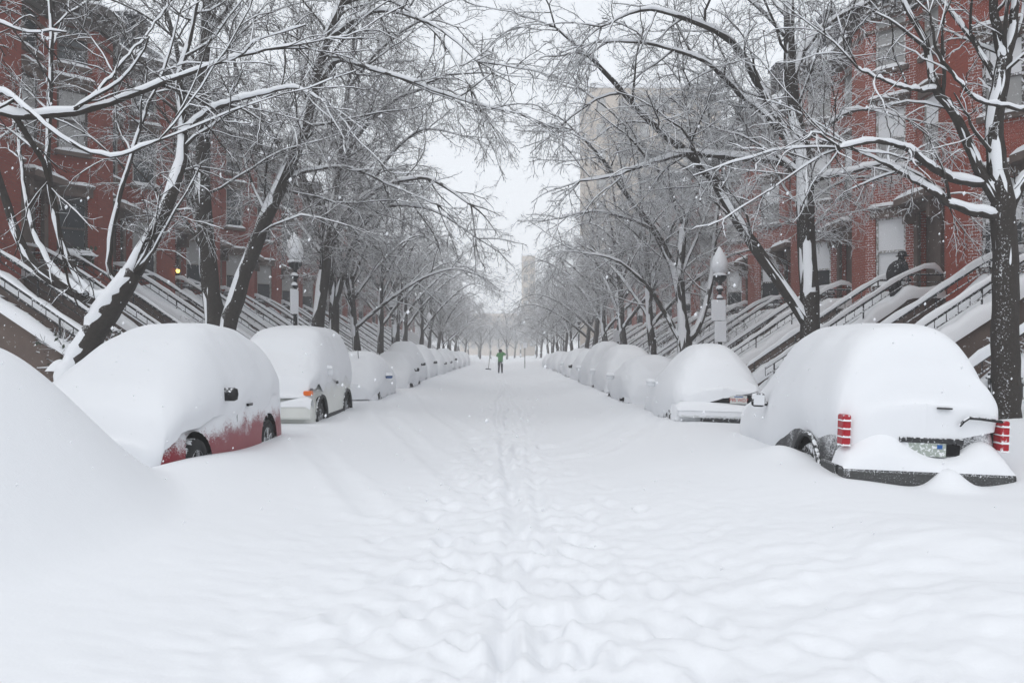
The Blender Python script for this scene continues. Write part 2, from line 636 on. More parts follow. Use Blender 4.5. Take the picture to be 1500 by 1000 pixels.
def spawn(rng, P, Rr, lens, counts, npts, ang, ratio, lmin, lmax, trop, wig, rbase, rtip, tmin=0.15, zmin=-9, lift=0.0):
    """grow side branches on parent centre lines; returns child P, R, lengths"""
    B, n, _ = P.shape
    par = np.repeat(np.arange(B), counts)
    if len(par) == 0:
        return None
    first = np.concatenate([[0], np.cumsum(counts)[:-1]])
    k = np.arange(len(par)) - np.repeat(first, counts)
    t = tmin + (1 - tmin) * (k + rng.rand(len(par))) / np.maximum(counts[par], 1)
    t = np.clip(t, 0, 0.985)
    f = t * (n - 1)
    i = np.minimum(f.astype(int), n - 2)
    fr = (f - i)[:, None]
    base = P[par, i] * (1 - fr) + P[par, i + 1] * fr
    T = P[par, i + 1] - P[par, i]
    T /= np.linalg.norm(T, axis=1, keepdims=True) + 1e-9
    rpar = Rr[par, i] * (1 - fr[:, 0]) + Rr[par, i + 1] * fr[:, 0]
    ref = np.where(np.abs(T[:, 2:3]) < 0.9, np.array([[0, 0, 1.]]), np.array([[1., 0, 0]]))
    N = np.cross(T, ref)
    N /= np.linalg.norm(N, axis=1, keepdims=True) + 1e-9
    Bv = np.cross(N, T)
    phi = k * 2.4 + rng.rand(len(par)) * 1.6 + par * 1.7
    al = np.radians(rng.normal(ang, 11, len(par)))
    D = np.cos(al)[:, None] * T + np.sin(al)[:, None] * (np.cos(phi)[:, None] * N + np.sin(phi)[:, None] * Bv)
    D[:, 2] += lift
    D /= np.linalg.norm(D, axis=1, keepdims=True)
    L = lens[par] * ratio * (1.15 - 0.75 * t) * rng.uniform(0.65, 1.3, len(par))
    L = np.clip(L, lmin, lmax)
    keep = base[:, 2] > zmin
    base, D, L, rpar, par = base[keep], D[keep], L[keep], rpar[keep], par[keep]
    m = len(base)
    C = np.zeros((m, npts, 3))
    C[:, 0] = base
    step = (L / (npts - 1))[:, None]
    for j in range(1, npts):
        D = D + rng.normal(0, wig, (m, 3))
        D[:, 2] += trop * (0.4 + 1.2 * j / npts)
        D /= np.linalg.norm(D, axis=1, keepdims=True)
        C[:, j] = C[:, j - 1] + D * step
    r0 = np.minimum(rpar * 0.62, rbase * (0.6 + 0.6 * L / max(lmax, 1e-3)))
    s = np.linspace(0, 1, npts)[None]
    RR = r0[:, None] * (1 - s) + rtip * s
    return C, RR, L


def snow_ridge(rng, P, Rr, amount, sides=5, bare_z=None, pad=0.014, cover=(0.74, 0.45)):
    """tubes of lodged snow, pushed towards the wind side of the branch"""
    B, n, _ = P.shape
    T = np.gradient(P, axis=1)
    T /= np.linalg.norm(T, axis=2, keepdims=True) + 1e-9
    S = np.array(SNOWDIR)
    S = np.array([S[0] * 0.75, S[1] * 0.75, S[2] * 1.25])
    O = S - (T @ S)[..., None] * T
    mag = np.linalg.norm(O, axis=2)
    O /= mag[..., None] + 1e-9
    tt = np.linspace(0, 1, n)[None]
    wob = noise2(tt * n * 0.8 + np.arange(B)[:, None] * 7.7, np.full((B, n), 0.5)) + 0.5 * noise2(tt * n * 2.1 + np.arange(B)[:, None] * 3.1, np.full((B, n), 4.5))
    flat = np.clip(1.15 - np.abs(T[..., 2]), 0.15, 1)        # level limbs carry more
    q = np.clip(mag * amount * (0.75 + 0.8 * wob), 0.0, 1.3)
    if bare_z is not None:
        q[0] = q[0] * smooth((P[0, :, 2] - bare_z) / 0.5)
    rs = Rr * (cover[0] + 0.12 * q) + pad * flat * q
    rs = np.where(q < 0.12, Rr * 0.5, rs)
    C = P + O * (Rr * cover[1] * np.minimum(q, 1) + pad * 1.1 * flat * q)[..., None]
    rs[:, 0] *= 0.6
    rs[:, -1] *= 0.4
    V, Q = tubes_batch(C, rs, sides)
    if sides > 6:                                              # ragged edge on the thick stems
        K = np.repeat(C.reshape(-1, 3), sides, axis=0)
        V = K + (V - K) * (1 + rng.normal(0, 0.085, len(V)))[:, None]
    return V, Q


def tree(name, label, stems, seed, group, root_at, dens=1.0, lv4=3.2, cat='tree', zmin=2.6, l1max=3.6, snow=0.9, l1lift=0.12, droop=-0.05, twig_scale=1.0, bare_z=None, twig='twig', cover=(0.74, 0.45)):
    """stems: lists of (x,y,z,r) world points; the first is the trunk"""
    rng = np.random.RandomState(seed)
    root = empty(name, root_at, label, cat, group)
    off = np.array(root_at)
    NP = 26
    PR = [resample(s, NP) for s in stems]
    P0 = np.array([q[:, :3] for q in PR])
    R0 = np.array([np.maximum(q[:, 3], 0.008) for q in PR])
    wobble = rng.normal(0, 0.006, P0.shape)
    wobble[:, 0] = 0
    P0 = P0 + wobble
    L0 = np.linalg.norm(np.diff(P0, axis=1), axis=2).sum(1)

    # bark
    V, Q = tubes_batch(P0, R0, 9)
    a = np.tile(np.arange(9), len(P0) * NP)
    lump = 1 + 0.05 * rng.normal(0, 1, len(V))
    C = np.repeat(P0.reshape(-1, 3), 9, axis=0)
    V = C + (V - C) * lump[:, None]
    link('trunk', mesh_np('trunk', V - off, Q), M['bark'], root, True)

    c1 = np.maximum((L0 * 1.7 * dens).astype(int), 2)
    r = spawn(rng, P0, R0, L0, c1, 9, 52, 0.42, 0.9, l1max, droop * 0.6, 0.15, 0.028, 0.008, 0.22, zmin, l1lift)
    P1, R1, L1 = r
    ends = []
    for p, rr in zip(P0, R0):                                 # each stem runs out into a fan of branches
        ends.append((p[-1], p[-1] - p[-3], rr[-1]))
    E = np.array([e[0] for e in ends for _ in range(3)])
    D = np.array([e[1] / (np.linalg.norm(e[1]) + 1e-9) for e in ends for _ in range(3)]) + rng.normal(0, 0.35, (len(ends) * 3, 3))
    CE = np.zeros((len(E), 9, 3))
    CE[:, 0] = E
    le = rng.uniform(1.0, 2.2, len(E))
    for j in range(1, 9):
        D = D + rng.normal(0, 0.10, D.shape)
        D[:, 2] += droop * 0.5
        D /= np.linalg.norm(D, axis=1, keepdims=True)
        CE[:, j] = CE[:, j - 1] + D * (le / 8)[:, None]
    RE = np.linspace(1, 0.3, 9)[None] * np.repeat(np.minimum([e[2] for e in ends], 0.03), 3)[:, None]
    P1 = np.concatenate([P1, CE])
    R1 = np.concatenate([R1, np.maximum(RE, 0.008)])
    L1 = np.concatenate([L1, le])
    c2 = np.maximum((L1 * 4.4 * dens + rng.rand(len(L1))).astype(int), 2)
    P2, R2, L2 = spawn(rng, P1, R1, L1, c2, 6, 48, 0.42, 0.35, 1.7, droop * 1.2, 0.17, 0.011, 0.0055, 0.12)
    c3 = np.maximum((L2 * 8.5 * dens + rng.rand(len(L2))).astype(int), 1)
    P3, R3, L3 = spawn(rng, P2, R2, L2, c3, 4, 46, 0.50, 0.16, 0.85, droop * 1.3, 0.19, 0.0065, 0.0040, 0.10)
    c4 = (lv4 * 2.5 * L3 / 0.40 * (0.5 + rng.rand(len(L3)))).astype(int)
    P4, R4, L4 = spawn(rng, P3, R3, L3, c4, 2, 44, 0.5, 0.10, 0.36, droop, 0.15, 0.0045, 0.0034, 0.12)
    Va, Qa = tubes_batch(P1, R1, 6)
    Vb, Qb = tubes_batch(P2, R2 * 1.05, 4)
    link('limb', mesh_np('limb', np.concatenate([Va, Vb]) - off, np.concatenate([Qa, Qb + len(Va)])), M['bark'], root, True)
    Vc, Qc = tubes_batch(P3, R3 * twig_scale, 3)
    Vd, Qd = tubes_batch(P4, R4 * twig_scale, 3)
    cr = link('crown', mesh_np('crown', np.concatenate([Vc, Vd]) - off, np.concatenate([Qc, Qd + len(Vc)])), M[twig], root, True)
    cr['kind'] = 'stuff'
    Vs = [snow_ridge(rng, P0, R0, snow * 1.0, 8, bare_z, 0.014, cover), snow_ridge(rng, P1, R1, snow, 5, None, 0.008), snow_ridge(rng, P2, R2, snow, 4, None, 0.004)]
    V, Q, n = [], [], 0
    for v, q in Vs:
        V.append(v)
        Q.append(q + n)
        n += len(v)
    0 and print('TREE', name, seed, 'tris', 2 * (len(Qa) + len(Qb) + len(Qc) + len(Qd) + sum(len(q) for q in Q)))
    link('snow', mesh_np('lodged_snow', np.concatenate(V) - off, np.concatenate(Q)), M['snow'], root, True)
    return root


def S(d, *pts):
    """stem from photo pixels: (x, y, r[, distance])"""
    out = []
    for p in pts:
        x, y, z = px(p[0], p[1], p[3] if len(p) > 3 else d)
        out.append((x, y, z, p[2]))
    return out
LEFT_ROW, RIGHT_ROW = 'street trees along the left pavement', 'street trees along the right pavement'


def base_of(st):
    x, y, z, _ = st[0][0]
    return (x, y, gz(x, y) - 0.1)


# --- the nearest left tree, outside the frame: only its snowy limbs reach in
st = [S(8.0, (-215, 690, .17), (-212, 480, .155), (-208, 300, .14), (-205, 150, .11), (-200, -40, .08), (-180, -260, .05)),
      S(8.0, (-208, 300, .07), (-150, 225, .062), (-70, 160, .056), (0, 163, .050), (30, 172, .045), (70, 168, .042), (120, 163, .038, 8.2), (190, 141, .033, 8.5), (260, 112, .028, 8.8), (330, 88, .022, 9.2), (390, 74, .014, 9.5)),
      S(8.0, (-205, 150, .06), (-120, 60, .05), (-40, 10, .042), (50, -20, .035, 8.4), (150, -60, .03, 8.8), (260, -120, .02, 9.2)),
      S(8.0, (-70, 160, .03), (0, 135, .028), (40, 160, .026, 7.8), (85, 195, .023, 7.8), (130, 222, .019, 7.9), (180, 226, .016, 8.0), (232, 206, .012, 8.1)),
      S(8.0, (110, 165, .018, 8.2), (150, 128, .016, 8.4), (180, 92, .014, 8.6), (215, 50, .012, 8.8), (252, 0, .009, 9.0))]
tree('bare_tree', 'bare tree rooted outside the left edge, thick snowy bough crossing the top left corner', st, 11, LEFT_ROW, base_of(st), dens=0.80, lv4=1.9, zmin=3.7, l1max=2.0)

# --- forked tree behind the red car
st = [S(12.4, (70, 655, .22), (100, 575, .205), (128, 510, .195), (158, 455, .175), (182, 420, .16), (196, 398, .12)),
      S(12.5, (178, 428, .13), (212, 368, .115), (245, 300, .10), (262, 250, .085, 12.8), (268, 190, .065, 13), (262, 120, .05, 13), (282, 40, .035, 13.2), (300, -60, .02, 13.4)),
      S(12.4, (176, 428, .10), (140, 438, .095), (105, 425, .085, 12.2), (60, 398, .075, 12), (30, 355, .065, 11.9), (10, 295, .055, 11.8), (-20, 200, .04, 11.6), (-40, 80, .025, 11.5)),
      S(12.4, (165, 440, .07), (132, 428, .06), (102, 385, .05), (82, 320, .046), (70, 230, .04), (75, 120, .034), (74, 20, .028), (58, -80, .018)),
      S(12.6, (186, 422, .06), (164, 410, .045), (160, 368, .04), (172, 300, .035), (192, 230, .03), (215, 160, .026), (245, 90, .02), (262, 20, .012)),
      S(12.9, (267, 195, .05), (300, 166, .042), (345, 147, .035, 12.6), (392, 136, .028, 12.4), (432, 128, .022, 12.2), (470, 145, .014, 12.0)),
      S(12.2, (125, 432, .06), (80, 395, .05, 12.5), (50, 340, .04, 12.8), (35, 270, .03, 13), (25, 180, .02, 13.2))]
tree('bare_tree', 'leaning bare tree with a low snow-filled fork behind the red car', st, 12, LEFT_ROW, base_of(st), dens=0.95, lv4=2.2, zmin=4.3, l1max=2.7, snow=1.15, cover=(0.80, 0.44))

# --- twin-stemmed tree behind the red and white cars
st = [S(18.2, (322, 600, .30), (320, 540, .28), (316, 480, .24), (308, 420, .20), (300, 340, .185), (297, 280, .17), (297, 200, .15), (299, 100, .13), (302, 0, .11), (305, -120, .075), (315, -250, .04)),
      S(18.2, (326, 520, .2), (336, 468, .19), (358, 400, .175), (385, 330, .16), (415, 265, .15), (440, 205, .14), (458, 140, .125), (475, 70, .11), (500, 5, .095), (535, -80, .07), (570, -170, .04)),
      S(18.2, (300, 330, .10), (286, 290, .09), (272, 240, .08), (268, 170, .07), (262, 90, .055), (240, 0, .04), (220, -80, .02)),
      S(18.2, (456, 140, .07), (478, 108, .065), (495, 88, .06, 18), (530, 96, .055, 17.6), (600, 118, .045, 17), (660, 140, .035, 16.6), (720, 158, .025, 16.2), (760, 166, .014, 16)),
      S(18.2, (478, 66, .07), (505, 40, .06, 17.8), (560, 15, .05, 17.2), (640, 40, .035, 16.8), (700, 90, .022, 16.4)),
      S(18.2, (500, 5, .06), (530, -3, .055), (575, 2, .045, 17.4), (640, 50, .03, 16.8), (690, 130, .018, 16.3)),
      S(18.2, (418, 262, .05), (455, 250, .045, 18.5), (510, 245, .036, 18.8), (570, 270, .028, 19), (640, 300, .018, 19)),
      S(18.2, (300, 60, .06), (350, -10, .05, 18.6), (400, -60, .04, 19), (450, -140, .02, 19)),
      S(18.2, (392, 315, .04), (370, 270, .036, 18.4), (352, 210, .03, 18.6), (345, 140, .024, 18.8), (340, 60, .014, 18.8))]
tree('bare_tree', 'tall bare tree with two dark stems in a V between the red and white cars', st, 13, LEFT_ROW, base_of(st), dens=0.92, lv4=2.0, zmin=3.6, l1max=3.6, twig_scale=1.15)

# --- third left tree group beyond the lamp
st = [S(28.0, (462, 570, .25), (465, 480, .23), (474, 405, .20), (481, 352, .18), (488, 300, .14), (500, 230, .11), (508, 150, .09), (520, 40, .06), (530, -60, .03)),
      S(28.0, (480, 352, .12), (468, 305, .11), (445, 262, .10), (420, 228, .085), (385, 175, .07), (350, 110, .05), (330, 40, .03)),
      S(28.0, (482, 350, .13), (508, 312, .12), (540, 285, .105, 27.5), (575, 268, .085, 27), (630, 262, .06, 26.5), (690, 300, .035, 26)),
      S(28.0, (500, 235, .08), (540, 180, .07, 27.5), (590, 140, .055, 27), (650, 130, .04, 26.5), (700, 160, .02, 26)),
      S(28.5, (478, 380, .07), (440, 330, .06, 29), (410, 300, .05, 29.5), (380, 290, .03, 30)),
      S(28.0, (510, 130, .06), (560, 70, .05, 27.5), (620, 30, .04, 27), (670, 40, .02, 26.6))]
tree('bare_tree', 'dark bare tree standing just beyond the left acorn lamp', st, 14, LEFT_ROW, base_of(st), dens=0.85, lv4=2.3, zmin=3.8, l1max=3.8, droop=-0.075, twig_scale=1.25)
st = [S(31, (488, 560, .22), (489, 480, .2), (489, 440, .18), (486, 390, .13), (492, 330, .11), (505, 260, .08), (520, 170, .05), (530, 60, .025)),
      S(31, (489, 450, .14), (503, 400, .13), (515, 362, .115), (540, 318, .095, 30.5), (580, 300, .075, 30), (640, 310, .05, 29.4), (700, 350, .025, 29)),
      S(31, (515, 362, .08), (535, 290, .07), (570, 230, .055, 30.5), (620, 190, .04, 30), (680, 200, .02, 29.5)),
      S(31, (487, 400, .07), (470, 350, .06), (450, 310, .045, 31.5), (430, 250, .03, 32))]
tree('bare_tree', 'snow-streaked forked tree next to the dark tree beyond the left lamp', st, 15, LEFT_ROW, base_of(st), dens=0.85, lv4=2.3, zmin=3.8, l1max=3.8, droop=-0.075, twig_scale=1.25)

# --- right: nearest tree behind the grey car
st = [S(10.5, (1476, 668, .19), (1474, 600, .17), (1473, 520, .165), (1472, 440, .16), (1473, 380, .15), (1470, 330, .15), (1468, 292, .15), (1460, 245, .12), (1456, 180, .11), (1466, 120, .10), (1471, 85, .09)),
      S(10.5, (1470, 90, .07), (1461, 50, .06), (1456, 0, .05), (1450, -90, .03), (1440, -200, .015)),
      S(10.5, (1472, 88, .07), (1482, 55, .06), (1488, 0, .05), (1496, -90, .03), (1500, -200, .015)),
      S(10.5, (1465, 300, .08), (1442, 265, .07), (1425, 225, .065), (1408, 185, .06), (1386, 150, .055), (1367, 125, .05), (1360, 80, .045), (1345, 40, .04), (1322, 0, .033), (1300, -80, .02)),
      S(10.5, (1460, 275, .06), (1430, 268, .058), (1394, 262, .052), (1355, 237, .045, 10.3), (1328, 216, .038, 10.2), (1280, 207, .03, 10), (1230, 218, .018, 9.8)),
      S(10.5, (1462, 318, .07), (1440, 311, .066), (1415, 307, .06), (1385, 294, .052), (1362, 276, .045), (1328, 256, .038, 10.7), (1290, 235, .028, 10.8), (1255, 222, .016, 10.9)),
      S(10.5, (1474, 315, .08), (1492, 275, .07), (1518, 235, .06), (1545, 170, .045), (1560, 60, .025)),
      S(10.5, (1500, 160, .03, 10.2), (1455, 152, .028, 10.2), (1430, 144, .026, 10.2), (1395, 108, .022, 10.2), (1372, 70, .018, 10.1), (1362, 20, .012, 10)),
      S(10.5, (1372, 130, .03), (1345, 132, .028, 10.4), (1300, 120, .022, 10.3), (1255, 100, .014, 10.2)),
      S(10.5, (1468, 130, .04), (1425, 60, .036, 10.7), (1395, 20, .03, 10.9), (1365, -20, .022, 11), (1330, -80, .012, 11))]
tree('bare_tree', 'thick bare tree with mossy trunk at the right edge behind the grey car', st, 21, RIGHT_ROW, base_of(st), dens=0.9, lv4=2.0, zmin=3.4, l1max=2.0, snow=1.1, bare_z=2.3, cover=(0.70, 0.50))

# --- right: second tree
st = [S(17.4, (1190, 600, .24), (1187, 520, .215), (1185, 440, .2), (1182, 360, .19), (1179, 290, .185), (1174, 225, .17), (1163, 160, .15), (1157, 100, .13), (1156, 40, .11), (1155, -20, .09), (1150, -150, .05), (1145, -260, .02)),
      S(17.4, (1186, 480, .15), (1166, 447, .135), (1130, 396, .125), (1095, 346, .12), (1066, 300, .11), (1038, 255, .10), (1018, 234, .09), (985, 206, .08, 17.2), (960, 186, .07, 17), (925, 150, .06, 16.8), (890, 110, .05, 16.6), (850, 72, .035, 16.4), (812, 40, .018, 16.2)),
      S(17.4, (1178, 262, .09), (1152, 240, .085), (1100, 232, .078), (1050, 228, .07, 17.2), (1008, 224, .06, 17), (955, 238, .045, 16.7), (900, 257, .03, 16.4), (850, 266, .016, 16.2)),
      S(17.4, (1175, 245, .11), (1156, 208, .105), (1140, 175, .10), (1122, 140, .095), (1100, 103, .085), (1086, 80, .078), (1068, 58, .07, 17.2), (1040, 42, .06, 17), (990, 22, .05, 16.6), (940, 15, .035, 16.4), (880, 40, .018, 16)),
      S(17.4, (1152, 205, .07), (1120, 166, .065), (1085, 140, .06), (1060, 112, .055, 17.2), (1030, 88, .048, 17), (990, 74, .04, 16.8), (935, 62, .03, 16.4), (870, 62, .016, 16)),
      S(17.4, (1180, 290, .085), (1192, 268, .08), (1206, 259, .075), (1240, 252, .068), (1266, 246, .06), (1302, 240, .05), (1345, 255, .035), (1385, 285, .018)),
      S(17.4, (1160, 120, .08), (1178, 72, .075), (1205, 42, .068), (1232, 22, .06), (1272, 4, .05), (1320, -30, .03), (1370, -60, .016)),
      S(17.4, (1172, 205, .06), (1205, 190, .055), (1240, 165, .045), (1280, 160, .035), (1330, 175, .02)),
      S(17.4, (1157, 60, .05), (1120, 20, .045), (1085, -10, .04), (1030, -40, .03), (960, -70, .018)),
      S(17.4, (1120, 380, .05, 17.4), (1112, 420, .001, 17.4)) if False else S(17.4, (1070, 305, .05), (1060, 250, .045, 17.6), (1030, 170, .036, 17.8), (1000, 110, .025, 18), (985, 40, .014, 18))]
tree('bare_tree', 'large bare tree with a long stem leaning left over the right-hand cars', st, 22, RIGHT_ROW, base_of(st), dens=0.94, lv4=2.3, zmin=3.2, l1max=3.4, snow=1.2, droop=-0.06, bare_z=2.4, cover=(0.74, 0.48), twig_scale=1.2, twig='twig_frosty')

# --- right: multi-stemmed tree behind the second car
st = [S(28.0, (1004, 575, .27), (1003, 500, .25), (999, 460, .16), (993, 420, .14), (982, 384, .13), (957, 336, .11), (918, 286, .08, 27.5), (880, 230, .055, 27), (840, 190, .025, 26.5)),
      S(28.0, (1003, 500, .16), (998, 440, .15), (996, 392, .14), (1002, 333, .12), (1013, 300, .10), (1030, 240, .075), (1040, 150, .05), (1045, 60, .025)),
      S(28.0, (1006, 500, .14), (1018, 487, .12), (1030, 459, .10), (1041, 414, .09), (1050, 322, .065), (1060, 240, .04), (1065, 160, .02)),
      S(28.0, (1001, 505, .12), (993, 492, .10), (968, 448, .08), (940, 410, .06, 27.5), (900, 380, .04, 27), (850, 370, .02, 26.5)),
      S(28.0, (957, 336, .07), (920, 320, .06, 27.5), (870, 310, .045, 27), (820, 320, .022, 26.4)),
      S(28.0, (1002, 333, .07), (975, 270, .06, 27.6), (940, 210, .045, 27.2), (890, 160, .03, 26.8), (850, 130, .016, 26.4)),
      S(28.0, (999, 400, .06), (1020, 350, .05), (1045, 290, .04, 28.5), (1075, 240, .02, 29))]
tree('bare_tree', 'bare tree with many stems spreading low behind the white hatchback', st, 23, RIGHT_ROW, base_of(st), dens=0.9, lv4=2.4, zmin=3.4, l1max=3.8, snow=1.2, droop=-0.075, twig_scale=1.25, cover=(0.76, 0.46), twig='twig_frosty')

# --- three generic shapes, copied down the street
def generic(seed, label, group, at):
    rng = random.Random(seed)
    x0, y0 = at
    z0 = gz(x0, y0) - 0.1
    s = -1 if x0 > 0 else 1
    r0 = 0.17
    lean = rng.uniform(-0.3, 0.3)
    top = 3.0 + rng.uniform(-.3, .4)
    stems = [[(x0, y0, z0, r0 * 1.2), (x0 + lean * .3, y0, z0 + 1.5, r0), (x0 + lean * .7, y0, top, r0 * .9), (x0 + lean, y0, 5, r0 * .7), (x0 + lean + .2 * s, y0 + .2, 7.2, r0 * .5), (x0 + lean + .4 * s, y0, 9.6, r0 * .22)]]
    for k in range(7):
        a = k * 2.4 + rng.uniform(-.3, .3)
        h = top - 0.3 + 0.45 * k
        reach = rng.uniform(3.6, 5.4) * (1 - 0.05 * k)
        if math.cos(a) * s > 0.3:
            reach *= 1.15
        up = rng.uniform(2.6, 4.2)
        ca, sa = math.cos(a) * reach, math.sin(a) * reach
        b = r0 * (0.55 - 0.03 * k)
        xb, yb = x0 + lean * .8, y0
        stems.append([(xb, yb, h, b), (xb + ca * .25, yb + sa * .25, h + up * .42, b * .85), (xb + ca * .55, yb + sa * .55, h + up * .8, b * .6), (xb + ca * .8, yb + sa * .8, h + up * .95, b * .38), (xb + ca, yb + sa, h + up * .85, b * .15)])
    return tree('bare_tree', label, stems, seed, group, (x0, y0, z0), dens=0.92, lv4=2.3, zmin=3.2, l1max=3.2, snow=1.1, droop=-0.085, twig_scale=1.2, twig='twig_frosty')


ordinal = ['fifth', 'sixth', 'seventh', 'eighth', 'ninth', 'tenth', 'eleventh', 'twelfth', 'thirteenth', 'fourteenth', 'fifteenth', 'sixteenth']
gens = [generic(31, 'bare snowy tree beyond the forked tree on the left pavement', LEFT_ROW, (-6.3, 36.0)),
        generic(32, 'slim bare tree beyond the many-stemmed tree on the right pavement', RIGHT_ROW, (6.4, 34.5)),
        generic(33, 'bare snowy tree between two far lamps on the left pavement', LEFT_ROW, (-6.3, 42.5))]
index_kids()
rt = random.Random(5)
for side, grp, ys in ((-1, LEFT_ROW, (49, 56, 63.5, 71, 79, 88, 98, 110, 124, 138)), (1, RIGHT_ROW, (41.5, 48.5, 56, 64, 73, 82, 92, 103, 116, 131))):
    for i, y in enumerate(ys):
        src = gens[rt.randrange(3)]
        c = copy_tree(src)
        x = side * (6.3 + rt.uniform(-.15, .25))
        c.location = (x, y + rt.uniform(-1, 1), gz(x, y) - 0.1)
        c.rotation_euler = (0, 0, rt.uniform(-0.6, 0.6) + (math.pi if (src.location.x * side < 0) else 0))
        k = rt.uniform(0.9, 1.12)
        c.scale = (k, k, k)
        tag(c, '%s street tree from the camera along the %s pavement, fading into the snowfall' % (ordinal[i + (2 if side < 0 else 0)], 'left' if side < 0 else 'right'), 'tree', grp)
for i in range(24):                                           # the trees that close the view
    c = copy_tree(gens[i % 3])
    x = -19 + (i % 8) * 5.0 + (i // 8) * 1.7
    c.location = (x, 150 + 24 * (i // 8) + 7 * math.sin(i * 2.1), 0.1)
    c.rotation_euler = (0, 0, i * 1.3)
    c.scale = (1.05, 1.05, 1.0 + 0.1 * math.sin(i))
    tag(c, 'grey bare tree closing the far end of the street, lost in snowfall', 'tree', 'trees across the far end of the street')
# ------------------------------------------------------------------ row houses
class Face:
    """a vertical wall face from A to B (plan points), n pointing at the street"""

    def __init__(s, A, B, toward):
        s.A = Vector((A[0], A[1], 0))
        s.B = Vector((B[0], B[1], 0))
        s.e = (s.B - s.A).normalized()
        s.L = (s.B - s.A).length
        s.n = Vector((s.e.y, -s.e.x, 0))
        if s.n.dot(Vector((toward[0], toward[1], 0))) < 0:
            s.n = -s.n

    def p(s, u, z, o=0.0):
        return s.A + s.e * u + s.n * o + Vector((0, 0, z))

    def box(s, mb, u0, u1, z0, z1, o0, o1):
        mb.box(s.p((u0 + u1) / 2, (z0 + z1) / 2, (o0 + o1) / 2), s.e * (u1 - u0) / 2, s.n * (o1 - o0) / 2, Vector((0, 0, (z1 - z0) / 2)))


class WallMesh:
    def __init__(s):
        s.v, s.f, s.uv = [], [], []
        s.u0 = 0

    def quad(s, pts, uvs, want=None):
        n = len(s.v)
        if want is not None:
            a, b, c = (Vector(q) for q in pts[:3])
            if (b - a).cross(c - b).dot(want) < 0:
                pts, uvs = pts[::-1], uvs[::-1]
        s.v += [tuple(q) for q in pts]
        s.f.append(tuple(range(n, n + 4)))
        s.uv += list(uvs)

    def face(s, F, z0, z1, ops, depth=0.16):
        us = sorted({0, F.L} | {q for o in ops for q in o[:2]})
        zs = sorted({z0, z1} | {q for o in ops for q in o[2:4]})
        for a, b in zip(us[:-1], us[1:]):
            for c, d in zip(zs[:-1], zs[1:]):
                um, zm = (a + b) / 2, (c + d) / 2
                if any(o[0] < um < o[1] and o[2] < zm < o[3] for o in ops):
                    continue
                s.quad([F.p(a, c), F.p(b, c), F.p(b, d), F.p(a, d)], [(s.u0 + a, c), (s.u0 + b, c), (s.u0 + b, d), (s.u0 + a, d)], F.n)
        for a, b, c, d in [o[:4] for o in ops]:
            for (p, q, w_) in (((a, c), (a, d), F.e), ((b, c), (b, d), -F.e), ((a, c), (b, c), Vector((0, 0, 1))), ((a, d), (b, d), Vector((0, 0, -1)))):
                s.quad([F.p(p[0], p[1]), F.p(q[0], q[1]), F.p(q[0], q[1], -depth), F.p(p[0], p[1], -depth)],
                       [(0, p[1]), (0, q[1]), (depth, q[1]), (depth, p[1])], w_)
        s.u0 += F.L

    def build(s, name, mat, parent, root):
        off = np.array(root.location)
        me = bpy.data.meshes.new(name)
        me.from_pydata([tuple(np.array(p) - off) for p in s.v], [], s.f)
        uv = me.uv_layers.new(name='UVMap')
        uv.data.foreach_set('uv', np.array(s.uv, np.float32).ravel())
        return link(name, me, mat, parent)


def snow_pad(mb, F, u0, u1, z, o0, o1, t, seed=0, ns=9):
    """a rounded cushion of snow lying on a ledge"""
    base = len(mb.v)
    rows = 7
    for i in range(ns):
        u = u0 + (u1 - u0) * i / (ns - 1)
        end = math.sqrt(max(0, 1 - abs(2 * i / (ns - 1) - 1) ** 6))
        th = t * (0.85 + 0.5 * float(noise2(u * 2.3 + seed, seed * 1.7))) * (0.25 + 0.75 * end)
        for j in range(rows):
            a = math.pi * j / (rows - 1)
            o = (o0 + o1) / 2 - math.cos(a) * (o1 - o0) / 2
            mb.v.append(tuple(F.p(u, z - 0.01 + th * math.sin(a) ** 0.7, o)))
    for i in range(ns - 1):
        for j in range(rows - 1):
            k = base + i * rows + j
            mb.f.append((k, k + rows, k + rows + 1, k + 1))
    for i in (0, ns - 1):
        mb.f.append(tuple(base + i * rows + j for j in range(rows)))
    return mb


